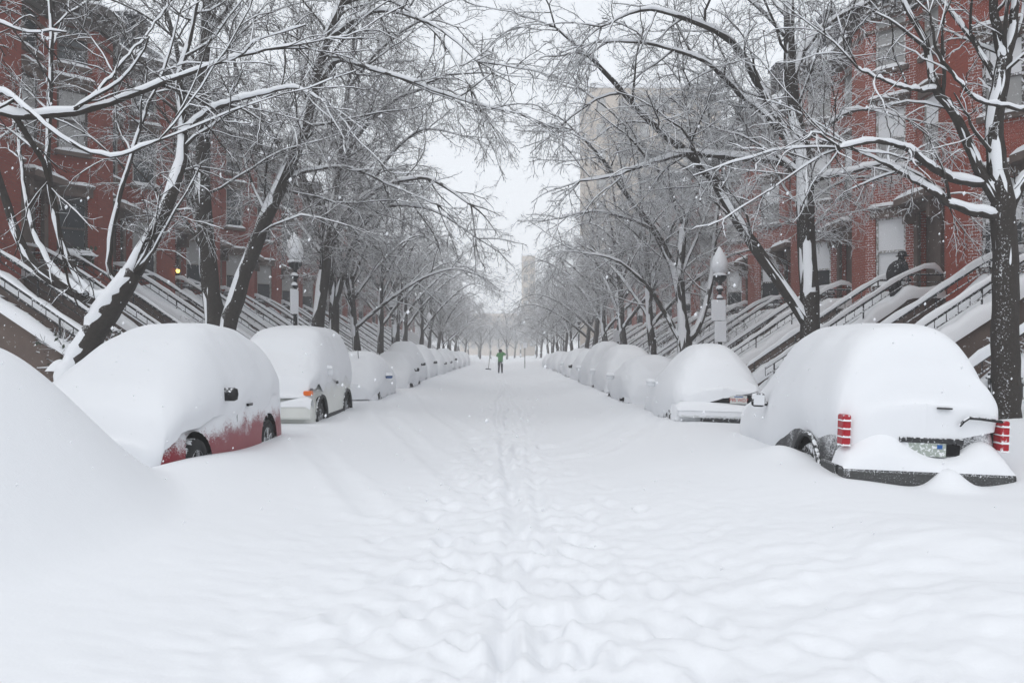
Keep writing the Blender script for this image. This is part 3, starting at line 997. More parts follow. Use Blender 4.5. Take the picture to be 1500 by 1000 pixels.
def window(F, u0, u1, z0, z1, root, glass, sash, seed, lintel=True, box=False, label=None):
    d = -0.10
    fr = MB()
    w_ = 0.065
    F.box(fr, u0, u0 + w_, z0, z1, d - 0.04, d + 0.04)
    F.box(fr, u1 - w_, u1, z0, z1, d - 0.04, d + 0.04)
    F.box(fr, u0 + w_, u1 - w_, z1 - w_, z1, d - 0.04, d + 0.04)
    F.box(fr, u0 + w_, u1 - w_, z0, z0 + w_, d - 0.04, d + 0.04)
    zm = (z0 + z1) / 2
    F.box(fr, u0 + w_, u1 - w_, zm - 0.03, zm + 0.03, d - 0.045, d + 0.045)
    win = fr.build('window', sash, root, root)
    if label:
        win['label'] = label
    for k, (a, b, dd) in enumerate(((z0 + w_, zm - 0.03, -0.02), (zm + 0.03, z1 - w_, 0.015))):
        pn = MB()
        F.box(pn, u0 + w_, u1 - w_, a, b, d + dd - 0.005, d + dd + 0.005)
        pn.build('pane', glass if not isinstance(glass, tuple) else glass[k], win, root)
    sl_ = MB()
    F.box(sl_, u0 - 0.09, u1 + 0.09, z0 - 0.13, z0 - 0.002, -0.13, 0.11)
    sl_.build('sill', M['brownstone'], win, root)
    snow_pad(MB(), F, u0 - 0.08, u1 + 0.08, z0, -0.10, 0.13, 0.13, seed).build('sill_snow', M['snow'], win, root, True)
    if lintel:
        li = MB()
        F.box(li, u0 - 0.13, u1 + 0.13, z1 + 0.003, z1 + 0.26, -0.06, 0.075)
        F.box(li, u0 - 0.17, u1 + 0.17, z1 + 0.26, z1 + 0.33, -0.06, 0.15)
        li.build('lintel', M['brownstone'], win, root)
        snow_pad(MB(), F, u0 - 0.17, u1 + 0.17, z1 + 0.33, 0.0, 0.16, 0.13, seed + 3).build('lintel_snow', M['snow'], win, root, True)
    if box:
        fb = MB()
        F.box(fb, u0 - 0.05, u1 + 0.05, z0 - 0.10, z0 + 0.12, 0.12, 0.34)
        fb.build('flower_box', M['door'], win, root)
        lf = MB()
        rg = random.Random(seed)
        for i in range(70):
            c = F.p(rg.uniform(u0 - .1, u1 + .1), z0 + rg.uniform(-.12, .38), rg.uniform(.08, .45))
            t = Vector((rg.uniform(-1, 1), rg.uniform(-1, 1), rg.uniform(-1, 1))).normalized()
            q = t.orthogonal().normalized() * 0.05
            t = t * 0.09
            lf.add([c - t, c + q, c + t, c - q], [(0, 1, 2, 3)])
        lf.build('leaves', M['leaf'], win, root)
        snow_pad(MB(), F, u0 - 0.12, u1 + 0.12, z0 + 0.14, 0.08, 0.44, 0.22, seed + 9).build('box_snow', M['snow'], win, root, True)
    return win


def slab_on_slope(mb, pts_out, y0, y1, t0, seed, PO, ns=24, amp=0.35, rows=8):
    """snow lying along a slope in the (out,z) plane, between y0 and y1, rounded across"""
    P = resample([(o, 0, z, t0) for o, z in pts_out], ns)
    base = len(mb.v)
    for i in range(ns):
        o, z = P[i][0], P[i][2]
        th = t0 * (1 + amp * 2 * float(noise2(o * 1.7 + seed, seed * 0.37)))
        if i in (0, ns - 1):
            th *= 0.3
        for j in range(rows):
            a = math.pi * j / (rows - 1)
            y = (y0 + y1) / 2 - math.cos(a) * (y1 - y0) / 2
            mb.v.append(PO(o, y, z - 0.02 + th * math.sin(a) ** 0.6))
    for i in range(ns - 1):
        for j in range(rows - 1):
            k = base + i * rows + j
            mb.f.append((k, k + rows, k + rows + 1, k + 1))
    for i in (0, ns - 1):
        mb.f.append(tuple(base + i * rows + j for j in range(rows)))
    return mb


def row_house(side, Xw, yb, P, F0, wins, eave, top, label, group, brick, glass, sash, seed, snowy_stoop, boxes=(), doorm='door'):
    """side -1 left / 1 right; Xw wall line; yb where the bay starts; P plot width; F0 parlour floor"""
    rg = random.Random(seed)

    def PO(o, y, z):
        return (side * (Xw - o), y, z)

    def pl(o, y):
        return (side * (Xw - o), y)
    yd = yb - 0.80                                    # door axis
    y0, y1 = yb - 1.62, yb - 1.62 + P
    root = empty('row_house', (side * Xw, yb, 0), label, 'house', group)
    toward = (-side, -0.2)
    fd = Face(pl(0, y0), pl(0, yb), toward)
    fa = Face(pl(0, yb), pl(1.0, yb + 1.0), (-side, -1))
    ff = Face(pl(1.0, yb + 1.0), pl(1.0, yb + 1.95), toward)
    fz = Face(pl(1.0, yb + 1.95), pl(0, yb + 2.95), (-side, 1))
    fe = Face(pl(0, yb + 2.95), pl(0, y1), toward)
    wm = WallMesh()
    ud = 0.82
    dop = (ud - 0.52, ud + 0.52, F0, F0 + 2.75)
    wd = [(ud - 0.42, ud + 0.42, a, b) for a, b in wins[1:]]
    wa = [(0.28, 1.13, a, b) for a, b in wins]
    gw = (0.30, 1.10, 0.75, min(2.1, F0 - 0.7))
    wm.face(fd, -0.4, eave, [dop] + wd)
    wm.face(fa, -0.4, eave, wa + [gw])
    wm.face(ff, -0.4, eave, [])
    wm.face(fz, -0.4, eave, wa)
    wm.face(fe, -0.4, eave, [])
    wm.build('wall', brick, root, root)
    # solid sides and back, so the house is a body
    bk = MB()
    x0, x1 = sorted((side * (Xw + 0.20), side * (Xw + 9)))
    bk.bx(x0, x1, y0 + 0.01, y1 - 0.01, -0.4, eave - 0.05)
    bk.build('rear_block', M['brownstone'], root, root)
    for i, (a, b, c, d) in enumerate(wa):
        window(fa, a, b, c, d, root, glass[i % len(glass)], sash, seed + i, box=(i in boxes))
        window(fz, a, b, c, d, root, M['glass'], sash, seed + 20 + i)
    for i, (a, b, c, d) in enumerate(wd):
        window(fd, a, b, c, d, root, glass[(i + 1) % len(glass)], sash, seed + 40 + i)
    window(fa, *gw, root, M['glass'], M['sash_dark'], seed + 60)
    # water table / belt courses
    for z, h in ((F0 - 0.12, 0.14), (eave - 0.95, 0.10)):
        mb = MB()
        for F in (fd, fa, ff, fz, fe):
            cut = [0, F.L]
            if F is fd and z < F0 + 1:
                F.box(mb, 0, dop[0] - 0.2, z, z + h, 0.002, 0.05)
                F.box(mb, dop[1] + 0.2, F.L, z, z + h, 0.002, 0.05)
            else:
                F.box(mb, -0.02, F.L + 0.02, z, z + h, 0.002, 0.05)
        mb.build('belt_course', M['brownstone'], root, root)
    # cornice with snow
    mb = MB()
    sn = MB()
    for k, F in enumerate((fd, fa, ff, fz, fe)):
        F.box(mb, -0.08, F.L + 0.08, eave - 0.55, eave - 0.12, 0.003, 0.14)
        F.box(mb, -0.16, F.L + 0.16, eave - 0.12, eave + 0.14 + 0.002 * k, -0.2, 0.34)
        for u in np.arange(0.15, F.L - 0.1, 0.34):
            F.box(mb, u, u + 0.12, eave - 0.40, eave - 0.12, 0.13, 0.29)
        snow_pad(sn, F, -0.14, F.L + 0.14, eave + 0.135, -0.2, 0.36, 0.17, seed + 5 + k)
    co = mb.build('cornice', M['sash_dark'], root, root)
    sn.build('snow', M['snow'], co, root, True)
    # mansard
    mb = MB()
    e1, e2 = eave + 0.1, top
    a, b = PO(0.15, y0, e1), PO(0.15, y1, e1)
    c, d = PO(-0.95, y1, e2), PO(-0.95, y0, e2)
    e, f = PO(-8.8, y1, e2), PO(-8.8, y0, e2)
    g, h = PO(-8.8, y1, e1), PO(-8.8, y0, e1)
    mb.add([a, b, c, d, e, f, g, h], [(0, 1, 2, 3), (3, 2, 4, 5), (0, 3, 5, 7), (1, 6, 4, 2), (0, 7, 6, 1), (5, 4, 6, 7)])
    rf = mb.build('roof', M['slate'], root, root)
    # bay roof
    mb = MB()
    zb = eave + 0.14
    ring = [pl(0.0, yb - 0.05), pl(1.05, yb + 0.95), pl(1.05, yb + 2.0), pl(0.0, yb + 3.0)]
    apex = [pl(-0.15, yb + 1.1), pl(-0.15, yb + 1.85)]
    vs = [(x, y, zb) for x, y in ring] + [(x, y, zb + 0.75) for x, y in apex]
    mb.add(vs, [(0, 1, 4), (1, 2, 5, 4), (2, 3, 5), (0, 4, 5, 3)])
    mb.build('bay_roof', M['snow'], rf, root)
    # roof snow and eave roll
    mb = MB()
    mb.bx(side * (Xw + 0.85), side * (Xw + 8.9), y0 + .003, y1 - .003, top + 0.003, top + 0.24)
    mb.build('snow', M['snow'], rf, root, bevel=0.08)
    # dormer
    fdm = Face(pl(0.02, yb + 0.85), pl(0.02, yb + 1.85), toward)
    mb = MB()
    z = eave + 0.35
    mb2 = WallMesh()
    mb2.face(fdm, z, z + 1.55, [(0.2, 0.8, z + 0.25, z + 1.3)])
    dm = mb2.build('dormer', M['sash_dark'], root, root)
    fdm.box(mb, 0.0, 0.12, z, z + 1.55, -1.2, -0.17)
    fdm.box(mb, 0.88, 1.0, z, z + 1.55, -1.2, -0.17)
    fdm.box(mb, -0.1, 1.1, z + 1.552, z + 1.66, -1.3, 0.1)
    mb.build('cheek', M['slate'], dm, root)
    mb = MB()
    fdm.box(mb, 0.2, 0.8, z + 0.25, z + 1.3, -0.14, -0.12)
    mb.build('pane', M['glass'], dm, root)
    snow_pad(MB(), fdm, -0.1, 1.1, z + 1.66, -1.3, 0.12, 0.2, seed + 2).build('snow', M['snow'], dm, root, True)
    # door with surround and hood
    mb = MB()
    for s_ in (-1, 1):
        fd.box(mb, ud + s_ * 0.62 - 0.10, ud + s_ * 0.62 + 0.10, F0 - .02, F0 + 2.75, -0.02, 0.10)
        fd.box(mb, ud + s_ * 0.66 - 0.08, ud + s_ * 0.66 + 0.08, F0 + 2.45, F0 + 2.96, 0.101, 0.42)
    fd.box(mb, ud - 0.74, ud + 0.74, F0 + 2.752, F0 + 2.97, -0.02, 0.16)
    fd.box(mb, ud - 0.86, ud + 0.86, F0 + 2.972, F0 + 3.16, -0.02, 0.62)
    mb.build('door_hood', M['brownstone'], root, root)
    mb = MB()
    for s_ in (-1, 1):
        fd.box(mb, ud + s_ * .26 - .245, ud + s_ * .26 + .245, F0 + .02, F0 + 2.15, -0.30, -0.25)
        fd.box(mb, ud + s_ * .26 - .17, ud + s_ * .26 + .17, F0 + .15, F0 + .85, -0.25, -0.235)
    fd.box(mb, ud - .52, ud + .52, F0 + 2.16, F0 + 2.26, -0.32, -0.22)
    dr = mb.build('door', M[doorm], root, root)
    mb = MB()
    for s_ in (-1, 1):
        fd.box(mb, ud + s_ * .26 - .15, ud + s_ * .26 + .15, F0 + 1.0, F0 + 2.0, -0.252, -0.243)
    fd.box(mb, ud - .50, ud + .50, F0 + 2.27, F0 + 2.73, -0.29, -0.28)
    mb.build('pane', M['glass'], dr, root)
    MB().tube([fd.p(ud + .06, F0 + 1.0, -.24), fd.p(ud + .06, F0 + 1.0, -.19), fd.p(ud + .06, F0 + 1.15, -.19)], 0.018, 6).build('handle', M['rim'], dr, root)
    mb = MB()
    fd.box(mb, ud - .6, ud + .6, F0, F0 + 2.8, -0.6, -0.34)
    mb.build('vestibule', M['dark_hole'], dr, root)
    snow_pad(MB(), fd, ud - .86, ud + .86, F0 + 3.16, 0.0, 0.63, 0.20, seed + 8).build('hood_snow', M['snow'], root, root, True)

    # stoop
    rise, run = (0.185, 0.265)
    zg = 0.25
    n = int(round((F0 - zg) / rise))
    land = 1.05
    st = MB()
    wdt = 0.74
    end = land + n * run
    st.prism([PO(0.0, yd - wdt, -0.3), PO(land, yd - wdt, -0.3), PO(land, yd - wdt, F0 - 0.02), PO(0.0, yd - wdt, F0 - 0.02)], (0, 2 * wdt, 0))
    stoop = st.build('stoop', M['brownstone'], root, root)
    step_me = None
    for i in range(n):
        z1_ = F0 - (i + 1) * rise
        if step_me is None:
            xx = sorted((-side * 0.0, -side * (run + 0.03)))
            mb = MB().bx(xx[0], xx[1], -wdt + .001, wdt - .001, -rise - 0.25, 0)
            so_ = mb.build('step', M['brownstone'], stoop)
            step_me = so_.data
        else:
            so_ = bpy.data.objects.new('step', step_me)
            COL.objects.link(so_)
            so_.parent = stoop
        so_.location = (-side * (land + i * run), yd - yb, z1_)
    # cheek walls
    sl = (F0 - zg) / (n * run)
    for k, yy in enumerate((yd - wdt - 0.26, yd + wdt)):
        prof = [(0.02, F0 + 0.22), (land, F0 + 0.22), (end + 0.1, zg + 0.22), (end + 0.1, -0.3), (end - 0.9, -0.3), (land, F0 - 1.0), (0.02, F0 - 1.0)]
        mb = MB()
        mb.prism([PO(o, yy, z) for o, z in prof], (0, 0.26, 0))
        ck = mb.build('cheek_wall', M['brownstone'], stoop, root)
        t = 0.34 if snowy_stoop else 0.26
        slab_on_slope(MB(), [(0.05, F0 + .22), (land, F0 + .22), (land + .6, F0 + .22 - .6 * sl), (end + .1, zg + .22)], yy - 0.08, yy + 0.34, t, seed + k * 3.3, PO).build('snow', M['snow'], ck, root, True)
        # iron handrail
        yr = yy + 0.13
        rl = MB()
        hr = 0.80
        line = [(0.1, F0 + .22 + hr * .8), (land, F0 + .22 + hr * .8), (end + 0.1, zg + .22 + hr * .8)]
        rl.tube([PO(o, yr, z) for o, z in line], 0.032, 6)
        rl.tube([PO(o, yr, z - 0.20) for o, z in line], 0.014, 5)
        L_ = end + 0.1 - land
        m_ = 16
        for i in range(m_ + 1):
            o = land + L_ * i / m_
            z = F0 + .22 - (F0 - zg) * i / m_
            big = i % 5 == 0
            rl.tube([PO(o, yr, z - 0.05 if big else z + hr * .8 - .2), PO(o, yr, z + hr * .8)], 0.022 if big else 0.009, 5)
        ra = rl.build('railing', M['iron'], stoop, root)
        slab_on_slope(MB(), [(o, z + .015) for o, z in line], yr - 0.05, yr + 0.05, 0.07 if not snowy_stoop else 0.13, seed + 7 + k, PO, amp=0.5).build('snow', M['snow'], ra, root, True)
    # snow on the steps
    sn = MB()
    if snowy_stoop:
        slab_on_slope(sn, [(0.1, F0), (land, F0 - .02), (land + .5, F0 - .5 * sl), (end, zg - .05)], yd - wdt + .01, yd + wdt - .01, 0.36, seed + 1.3, PO, ns=30, amp=0.25)
    else:
        for i in range(n):
            zt = F0 - (i + 1) * rise
            o0 = land + i * run
            Fx = Face(pl(o0 + run - .02, yd - wdt + .03), pl(o0 + run - .02, yd + wdt - .03), (-side, 0))
            snow_pad(sn, Fx, 0.0, Fx.L, zt, -run + .02, 0.03, 0.10 + .03 * rg.random(), seed + i, ns=7)
        Fx = Face(pl(land, yd - wdt + .03), pl(land, yd + wdt - .03), (-side, 0))
        snow_pad(sn, Fx, 0, Fx.L, F0, -1.0, 0, 0.22, seed)
    sn.build('snow', M['snow'], stoop, root, True)
    return root


GL, GR = 'brick row houses along the left side', 'brick row houses along the right side'
WL = [(4.25, 6.15), (7.45, 9.30), (10.0, 11.15)]
WR = [(3.50, 5.50), (6.95, 8.70), (9.85, 11.35)]
YL, PL_ = 18.85, 4.9
YR, PR_ = 12.75, 5.4
# left: the first three built one by one, the rest are copies
hl = []
for k, lab in enumerate(('red brick house cut by the left edge, dark arched entry and open stair',
                         'red brick bay-fronted house with snowy flower box behind the forked tree',
                         'red brick house with a lit yellow wall lamp beside its door')):
    hl.append(row_house(-1, 13.2, YL + PL_ * k, PL_, 3.35, WL, 11.75, 13.6, lab, GL, M['brick_red'], [M['glass'], M['glass_blind'], M['glass']] if k != 2 else [(M['glass'], M['glass_blind']), M['glass']], M['sash_dark'] if k < 2 else M['sash'], 100 + 10 * k, k == 2, boxes=((0,) if k == 1 else ()), doorm='door'))
hr_ = []
for k, lab in enumerate(('orange-red brick house mostly outside the right edge, wide snow-filled stair',
                         'brick house with rounded snow-flecked brick pier behind the right edge tree',
                         'brick house where a figure climbs the stair, window plastered with snow',
                         'brick house with dark window and brown door beyond the climbing figure')):
    hr_.append(row_house(1, 11.9, YR + PR_ * k, PR_, 2.75, WR, 11.95, 14.0, lab, GR, M['brick_orange'], [M['glass_snowy'] if k == 2 else (M['glass'], M['glass_snowy']), (M['glass_blind'], M['glass_snowy']), M['glass_blind']], M['sash'] if k != 1 else M['sash_dark'], 200 + 10 * k, True, boxes=((0,) if k == 3 else ()), doorm='door_wood' if k == 2 else 'door'))
index_kids()
num = ['fourth', 'fifth', 'sixth', 'seventh', 'eighth', 'ninth', 'tenth', 'eleventh', 'twelfth', 'thirteenth', 'fourteenth', 'fifteenth', 'sixteenth', 'seventeenth', 'eighteenth', 'nineteenth', 'twentieth', 'twenty-first', 'twenty-second', 'twenty-third', 'twenty-fourth']
for k in range(3, 21):
    c = copy_tree(hl[2])
    c.location = (-13.2 - (0.0 if k < 12 else 0.4), YL + PL_ * k, 0)
    tag(c, '%s brick row house from the left edge, behind the left street trees' % num[k - 3], 'house', GL)
for k in range(4, 15):
    c = copy_tree(hr_[(3, 1, 3)[k % 3]])
    c.location = (11.9, YR + PR_ * k, 0)
    tag(c, '%s brick row house from the right edge, behind the right street trees' % num[k - 3], 'house', GR)

# individual bricks on the pier of the second right house (about 300 laid singly, the rest as one part)
hb = hr_[1]
ybk = YR + PR_
fA = Face((11.9 - 0.0, ybk), (11.9 - 1.0, ybk + 1.0), (-1, -1))
fF = Face((10.9, ybk + 1.0), (10.9, ybk + 1.95), (-1, -0.2))
bl, bh, bd_ = 0.199, 0.064, 0.012
mbb = MB()
mbb.box((0, 0, 0), (bl / 2, 0, 0), (0, bd_, 0), (0, 0, bh / 2))
proto = None
rest = MB()
cnt = 0
rb = random.Random(3)
wcut = [(0.28 - .2, 1.13 + .2, a - .15, b + .36) for a, b in WR] + [(0.1, 1.3, 0.5, 2.3)]
for row in range(int((11.3 - 2.2) / 0.075)):
    z = 2.24 + row * 0.075
    for F, cuts in ((fF, []), (fA, wcut)):
        u = -0.10 if row % 2 else 0.0
        while u < F.L - 0.02:
            a, b = max(u, 0.004), min(u + bl, F.L - 0.004)
            u += 0.21
            if b - a < 0.05 or abs(z - 2.63) < 0.16 or z > 10.9 or any(c[0] - .01 < b and a < c[1] and c[2] < z + bh and z < c[3] for c in cuts):
                continue
            prd = rb.uniform(0.002, 0.007)
            if cnt < 300 and z < 7.4 and F is fF or (cnt < 300 and z < 4.2):
                cnt += 1
                if proto is None:
                    ob = mbb.build('brick', M['brick_piece'], KIDS[hb.name][0])
                    proto = ob.data
                else:
                    ob = bpy.data.objects.new('brick', proto)
                    COL.objects.link(ob)
                    ob.parent = KIDS[hb.name][0]
                ob.location = Vector(F.p((a + b) / 2, z, prd - bd_ + 0.006)) - Vector(hb.location)
                ob.rotation_euler = (0, 0, math.atan2(F.e.y, F.e.x))
                ob.scale = ((b - a) / bl, 1, 1)
            else:
                F.box(rest, a, b, z - bh / 2, z + bh / 2, -0.01, prd + 0.006)
rs_ = rest.build('brick', M['brick_piece'], KIDS[hb.name][0], hb)
rs_['kind'] = 'stuff'

# far buildings
def far_block(name, label, x0, x1, y0, y1, h, mat, nx, nz, winm):
    root = empty(name, ((x0 + x1) / 2, y0, 0), label, 'building')
    mb = MB().bx(x0, x1, y0, y1, -0.4, h)
    mb.build('wall', mat, root, root)
    MB().bx(x0 - .15, x1 + .15, y0 - .15, y1 + .15, h + .003, h + 0.5).build('roof', M['snow'], root, root)
    me = None
    for i in range(nx):
        for j in range(nz):
            wx = x0 + (x1 - x0) * (i + .5) / nx
            wz = 2.0 + (h - 2.5) * (j + .5) / nz
            if me is None:
                o = MB().bx(-.55, .55, -.03, .05, -.8, .8).build('window', winm, root)
                me = o.data
            else:
                o = bpy.data.objects.new('window', me)
                COL.objects.link(o)
                o.parent = root
            o.location = (wx - root.location.x, -0.03, wz)


far_block('apartment_tower', 'pale beige apartment tower behind the right-hand trees', 10.8, 26.7, 100, 113, 33.7, M['beige'], 6, 10, M['glass_blind'])
far_block('apartment_block', 'small beige block top showing left of the right-hand tree crowns', 5.2, 8.4, 205, 215, 25.5, M['beige'], 2, 7, M['glass_blind'])
far_block('end_building', 'low tan building with snowy roof closing the far end of the street', -13, 11, 255, 270, 13.4, M['beige'], 9, 4, M['glass_blind'])
# ------------------------------------------------------------------ cars under snow
def interp(prof, u):
    return np.interp(u, [p[0] for p in prof], [p[1] for p in prof])


def smooth_interp(prof, u):
    """piecewise curve softened a little"""
    s = 0
    for k, wgt in ((-.10, .25), (0, .5), (.10, .25)):
        s = s + wgt * interp(prof, u + k)
    return s


def stations(L, n):
    t = np.linspace(0, 1, n)
    e = 0.5 - 0.5 * np.cos(np.pi * t)
    return L * (0.55 * t + 0.45 * e)


def loft(L, W, top, zl, zr, n, m, kend, nexp, tumble, zt=0.95, off=0.0, lip=0.0, bumps=0.0, seed=0.0, grow=0.0, mexp=2.6):
    """car-shaped shell: u along the car, arch-shaped section; zl/zr functions of u for the lower edges (-x and +x side)"""
    us = stations(L + 2 * grow, n) - grow
    th = np.linspace(0, np.pi, m)
    V = np.zeros((n, m, 3))
    for i, u in enumerate(us):
        q = min(abs(2 * (u + grow) / (L + 2 * grow) - 1), 1.0)
        e = max(1 - q ** kend, 0.0) ** (1 / kend)
        e = max(e, 0.0004)
        T = float(smooth_interp(top, min(max(u, 0), L)))
        c, s = np.cos(th), np.abs(np.sin(th))
        hw = (W / 2 + off) * e
        x = hw * np.sign(c) * np.abs(c) ** (2 / nexp)
        bl = 0.5 + 0.5 * np.clip(x / (W / 2) * 1.3, -1, 1)
        zlo = zl(u) * (1 - bl) + zr(u) * bl
        if bumps:
            zlo = zlo + 0.07 * noise2(x * 4.1 + seed, np.full(m, u * 2.0 + 0.5)) + 0.03 * noise2(x * 13.1 + seed, np.full(m, u * 9.0))
        z = zlo + (T - zlo) * s ** (2 / mexp)
        x = x * (1 - tumble * np.clip((z - zt) / 0.9, 0, 1) ** 1.3)
        if lip:
            x = x * (1 - lip * np.exp(-((z - zlo) / 0.17) ** 2))
        if bumps:
            b = bumps * (fbm(np.full(m, u * 1.1 + seed), z * 1.3 + c * 1.7 + seed, 3))
            x = x * (1 + b * 0.6)
            z = z + b * 0.9 * s
        V[i, :, 0] = x
        V[i, :, 1] = u
        V[i, :, 2] = z
    idx = np.arange(n * m).reshape(n, m)
    Q = np.stack([idx[:-1, :-1], idx[:-1, 1:], idx[1:, 1:], idx[1:, :-1]], -1).reshape(-1, 4)
    return V.reshape(-1, 3), Q, idx


def car(name, label, group, cx, ynear, zroad, L, W, body, snow, wheels, street, paint, zlow, front_near=True, wr=0.33, arch=0.41, seed=1, n=84, kend=12, flare=None, yaw=0.0, zend=0.55, tumble=0.22, detail=True, snow_off=0.05, bumper=None, snow_k=7, nexp=4.2, snexp=3.4, smexp=2.7, stumble=None, grow=0.09):
    """street: +1 if the street is on the +x side; u=0 is the end nearest the camera"""
    root = empty(name, (cx, ynear, zroad), label, 'car', group, rz=yaw)
    zb = lambda u: 0.24
    V, Q, idx = loft(L, W, body, zb, zb, n, 44, kend, nexp, tumble)
    cen = V[Q].mean(1)
    keep = np.ones(len(Q), bool)
    for uw in wheels:
        d = np.hypot(cen[:, 1] - uw, cen[:, 2] - wr)
        keep &= ~((d < arch) & (np.abs(cen[:, 0]) > W * 0.33))
        dv = np.hypot(V[:, 1] - uw, V[:, 2] - wr)
        mv = (np.abs(dv - arch) < 0.055) & (np.abs(V[:, 0]) > W * 0.33)
        sc = arch / np.maximum(dv[mv], 1e-4)
        V[mv, 1] = uw + (V[mv, 1] - uw) * sc
        V[mv, 2] = wr + (V[mv, 2] - wr) * sc
    link('body', mesh_np('car_body', V, Q[keep]), paint, root, True)
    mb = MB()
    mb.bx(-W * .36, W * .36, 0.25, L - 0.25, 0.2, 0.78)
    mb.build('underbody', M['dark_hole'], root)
    # snow blanket
    sside = (lambda u: float(zlow(u)))
    curb = (lambda u: 0.30)
    zl_, zr_ = (curb, sside) if street > 0 else (sside, curb)

    ze = zend if isinstance(zend, tuple) else (zend, zend)

    def endfix(f, z):
        return lambda u: f(u) if 0.12 < u < L - 0.12 else z
    V, Q, idx = loft(L, W, snow, endfix(zl_, ze[0]), endfix(zr_, ze[1]), n, 52, snow_k, snexp, tumble * 1.15 if stumble is None else stumble, off=snow_off, lip=0.085, bumps=0.035 if detail else 0.05, seed=seed * 3.7, grow=grow, mexp=smexp)
    sc_ = link('snow_cover', mesh_np('snow_cover', V, Q), M['snow_car'], root, True)
    if detail:
        sc_.modifiers.new('sub', 'SUBSURF').render_levels = 1
    # wheels
    if detail:
        for s_ in (-1, 1):
            for uw in wheels:
                mb = MB()
                x1 = s_ * (W / 2 - 0.03)
                prof = [(wr * .62, 0), (wr * .70, .012), (wr * .93, .012), (wr, -.03), (wr, -.17), (wr * .9, -.2), (wr * .5, -.2)]
                mb.lathe([(r, s_ * h) for r, h in prof], 28, (x1, uw, wr), 'x')
                wh = mb.build('wheel', M['tyre'], root, None, True)
                mb = MB()
                mb.lathe([(wr * .64, s_ * -.02), (wr * .60, s_ * .005), (wr * .55, s_ * -.03), (wr * .18, s_ * -.01), (wr * .12, s_ * .015), (.01, s_ * .018)], 24, (x1, uw, wr), 'x')
                for k in range(5):
                    a = 2 * math.pi * k / 5 + .4
                    mb.box((x1 + s_ * .0, uw + math.cos(a) * wr * .36, wr + math.sin(a) * wr * .36), (0.018, 0, 0), (0, math.cos(a) * wr * .2, math.sin(a) * wr * .2), (0, -math.sin(a) * .03, math.cos(a) * .03))
                mb.build('rim', M['rim'], wh)
                if flare and zlow(uw) > 0.7:
                    mb = MB()
                    pts = [(s_ * (W / 2 + 0.005), uw + math.cos(a) * (arch + .02), wr + math.sin(a) * (arch + .02)) for a in np.linspace(-0.15, math.pi + .15, 15)]
                    mb.tube(pts, 0.035, 6)
                    mb.build('wheel_arch_trim', flare, root, None, True)
    return root


def mirror(root, x, u, z, s_, mat, glassm=None, size=(0.10, 0.055, 0.075), snow=True, toward=-1):
    mb = MB()
    sx, sy, sz = size
    V = []
    seg, rows = 10, 6
    base = []
    for j in range(rows):
        t = -1 + 2 * j / (rows - 1)
        e = max(0.25, math.sqrt(max(0, 1 - abs(t) ** 3)))
        for i in range(seg):
            a = 2 * math.pi * i / seg
            ca, sa = math.cos(a), math.sin(a)
            V.append((x + s_ * sx + sx * e * np.sign(ca) * abs(ca) ** .5, u + sy * t, z + sz * e * np.sign(sa) * abs(sa) ** .5))
    fs = [(j * seg + i, j * seg + (i + 1) % seg, (j + 1) * seg + (i + 1) % seg, (j + 1) * seg + i) for j in range(rows - 1) for i in range(seg)]
    fs += [tuple(range(seg))[::-1], tuple((rows - 1) * seg + i for i in range(seg))]
    mb.add(V, fs)
    mb.tube([(x - s_ * .06, u, z - sz * .55), (x + s_ * .05, u, z - sz * .5)], 0.028, 6)
    o = mb.build('door_mirror', mat, root, None, True)
    if snow:
        mb = MB()
        F = Face((x, u - sy), (x + s_ * sx * 2, u - sy), (0, -1))
        snow_pad(mb, F, 0, F.L, z + sz * .55, -sy * 2.0, 0.02, 0.085, x * 3 + u)
        mb.build('snow', M['snow'], o, None, True)
    return o


def text_mesh(name, txt, size, mat, parent, loc, rot):
    cu = bpy.data.curves.new(name, 'FONT')
    cu.body = txt
    cu.size = size
    cu.align_x = 'CENTER'
    cu.align_y = 'CENTER'
    cu.extrude = 0.001
    t = bpy.data.objects.new(name, cu)
    COL.objects.link(t)
    dg = bpy.context.evaluated_depsgraph_get()
    me = bpy.data.meshes.new_from_object(t.evaluated_get(dg))
    bpy.data.objects.remove(t)
    me.materials.clear()
    o = link(name, me, mat, parent)
    o.location = loc
    o.rotation_euler = rot
    return o


def mound(mb, x0, x1, y0, y1, zb, hfun, nx=22, ny=9):
    """snow heap on a ledge: hfun(tx, ty) height"""
    base = len(mb.v)
    for i in range(nx):
        for j in range(ny):
            tx, ty = i / (nx - 1), j / (ny - 1)
            mb.v.append((x0 + (x1 - x0) * tx, y0 + (y1 - y0) * ty, zb + hfun(tx, ty)))
    for i in range(nx - 1):
        for j in range(ny - 1):
            k = base + i * ny + j
            mb.f.append((k, k + ny, k + ny + 1, k + 1))
    return mb


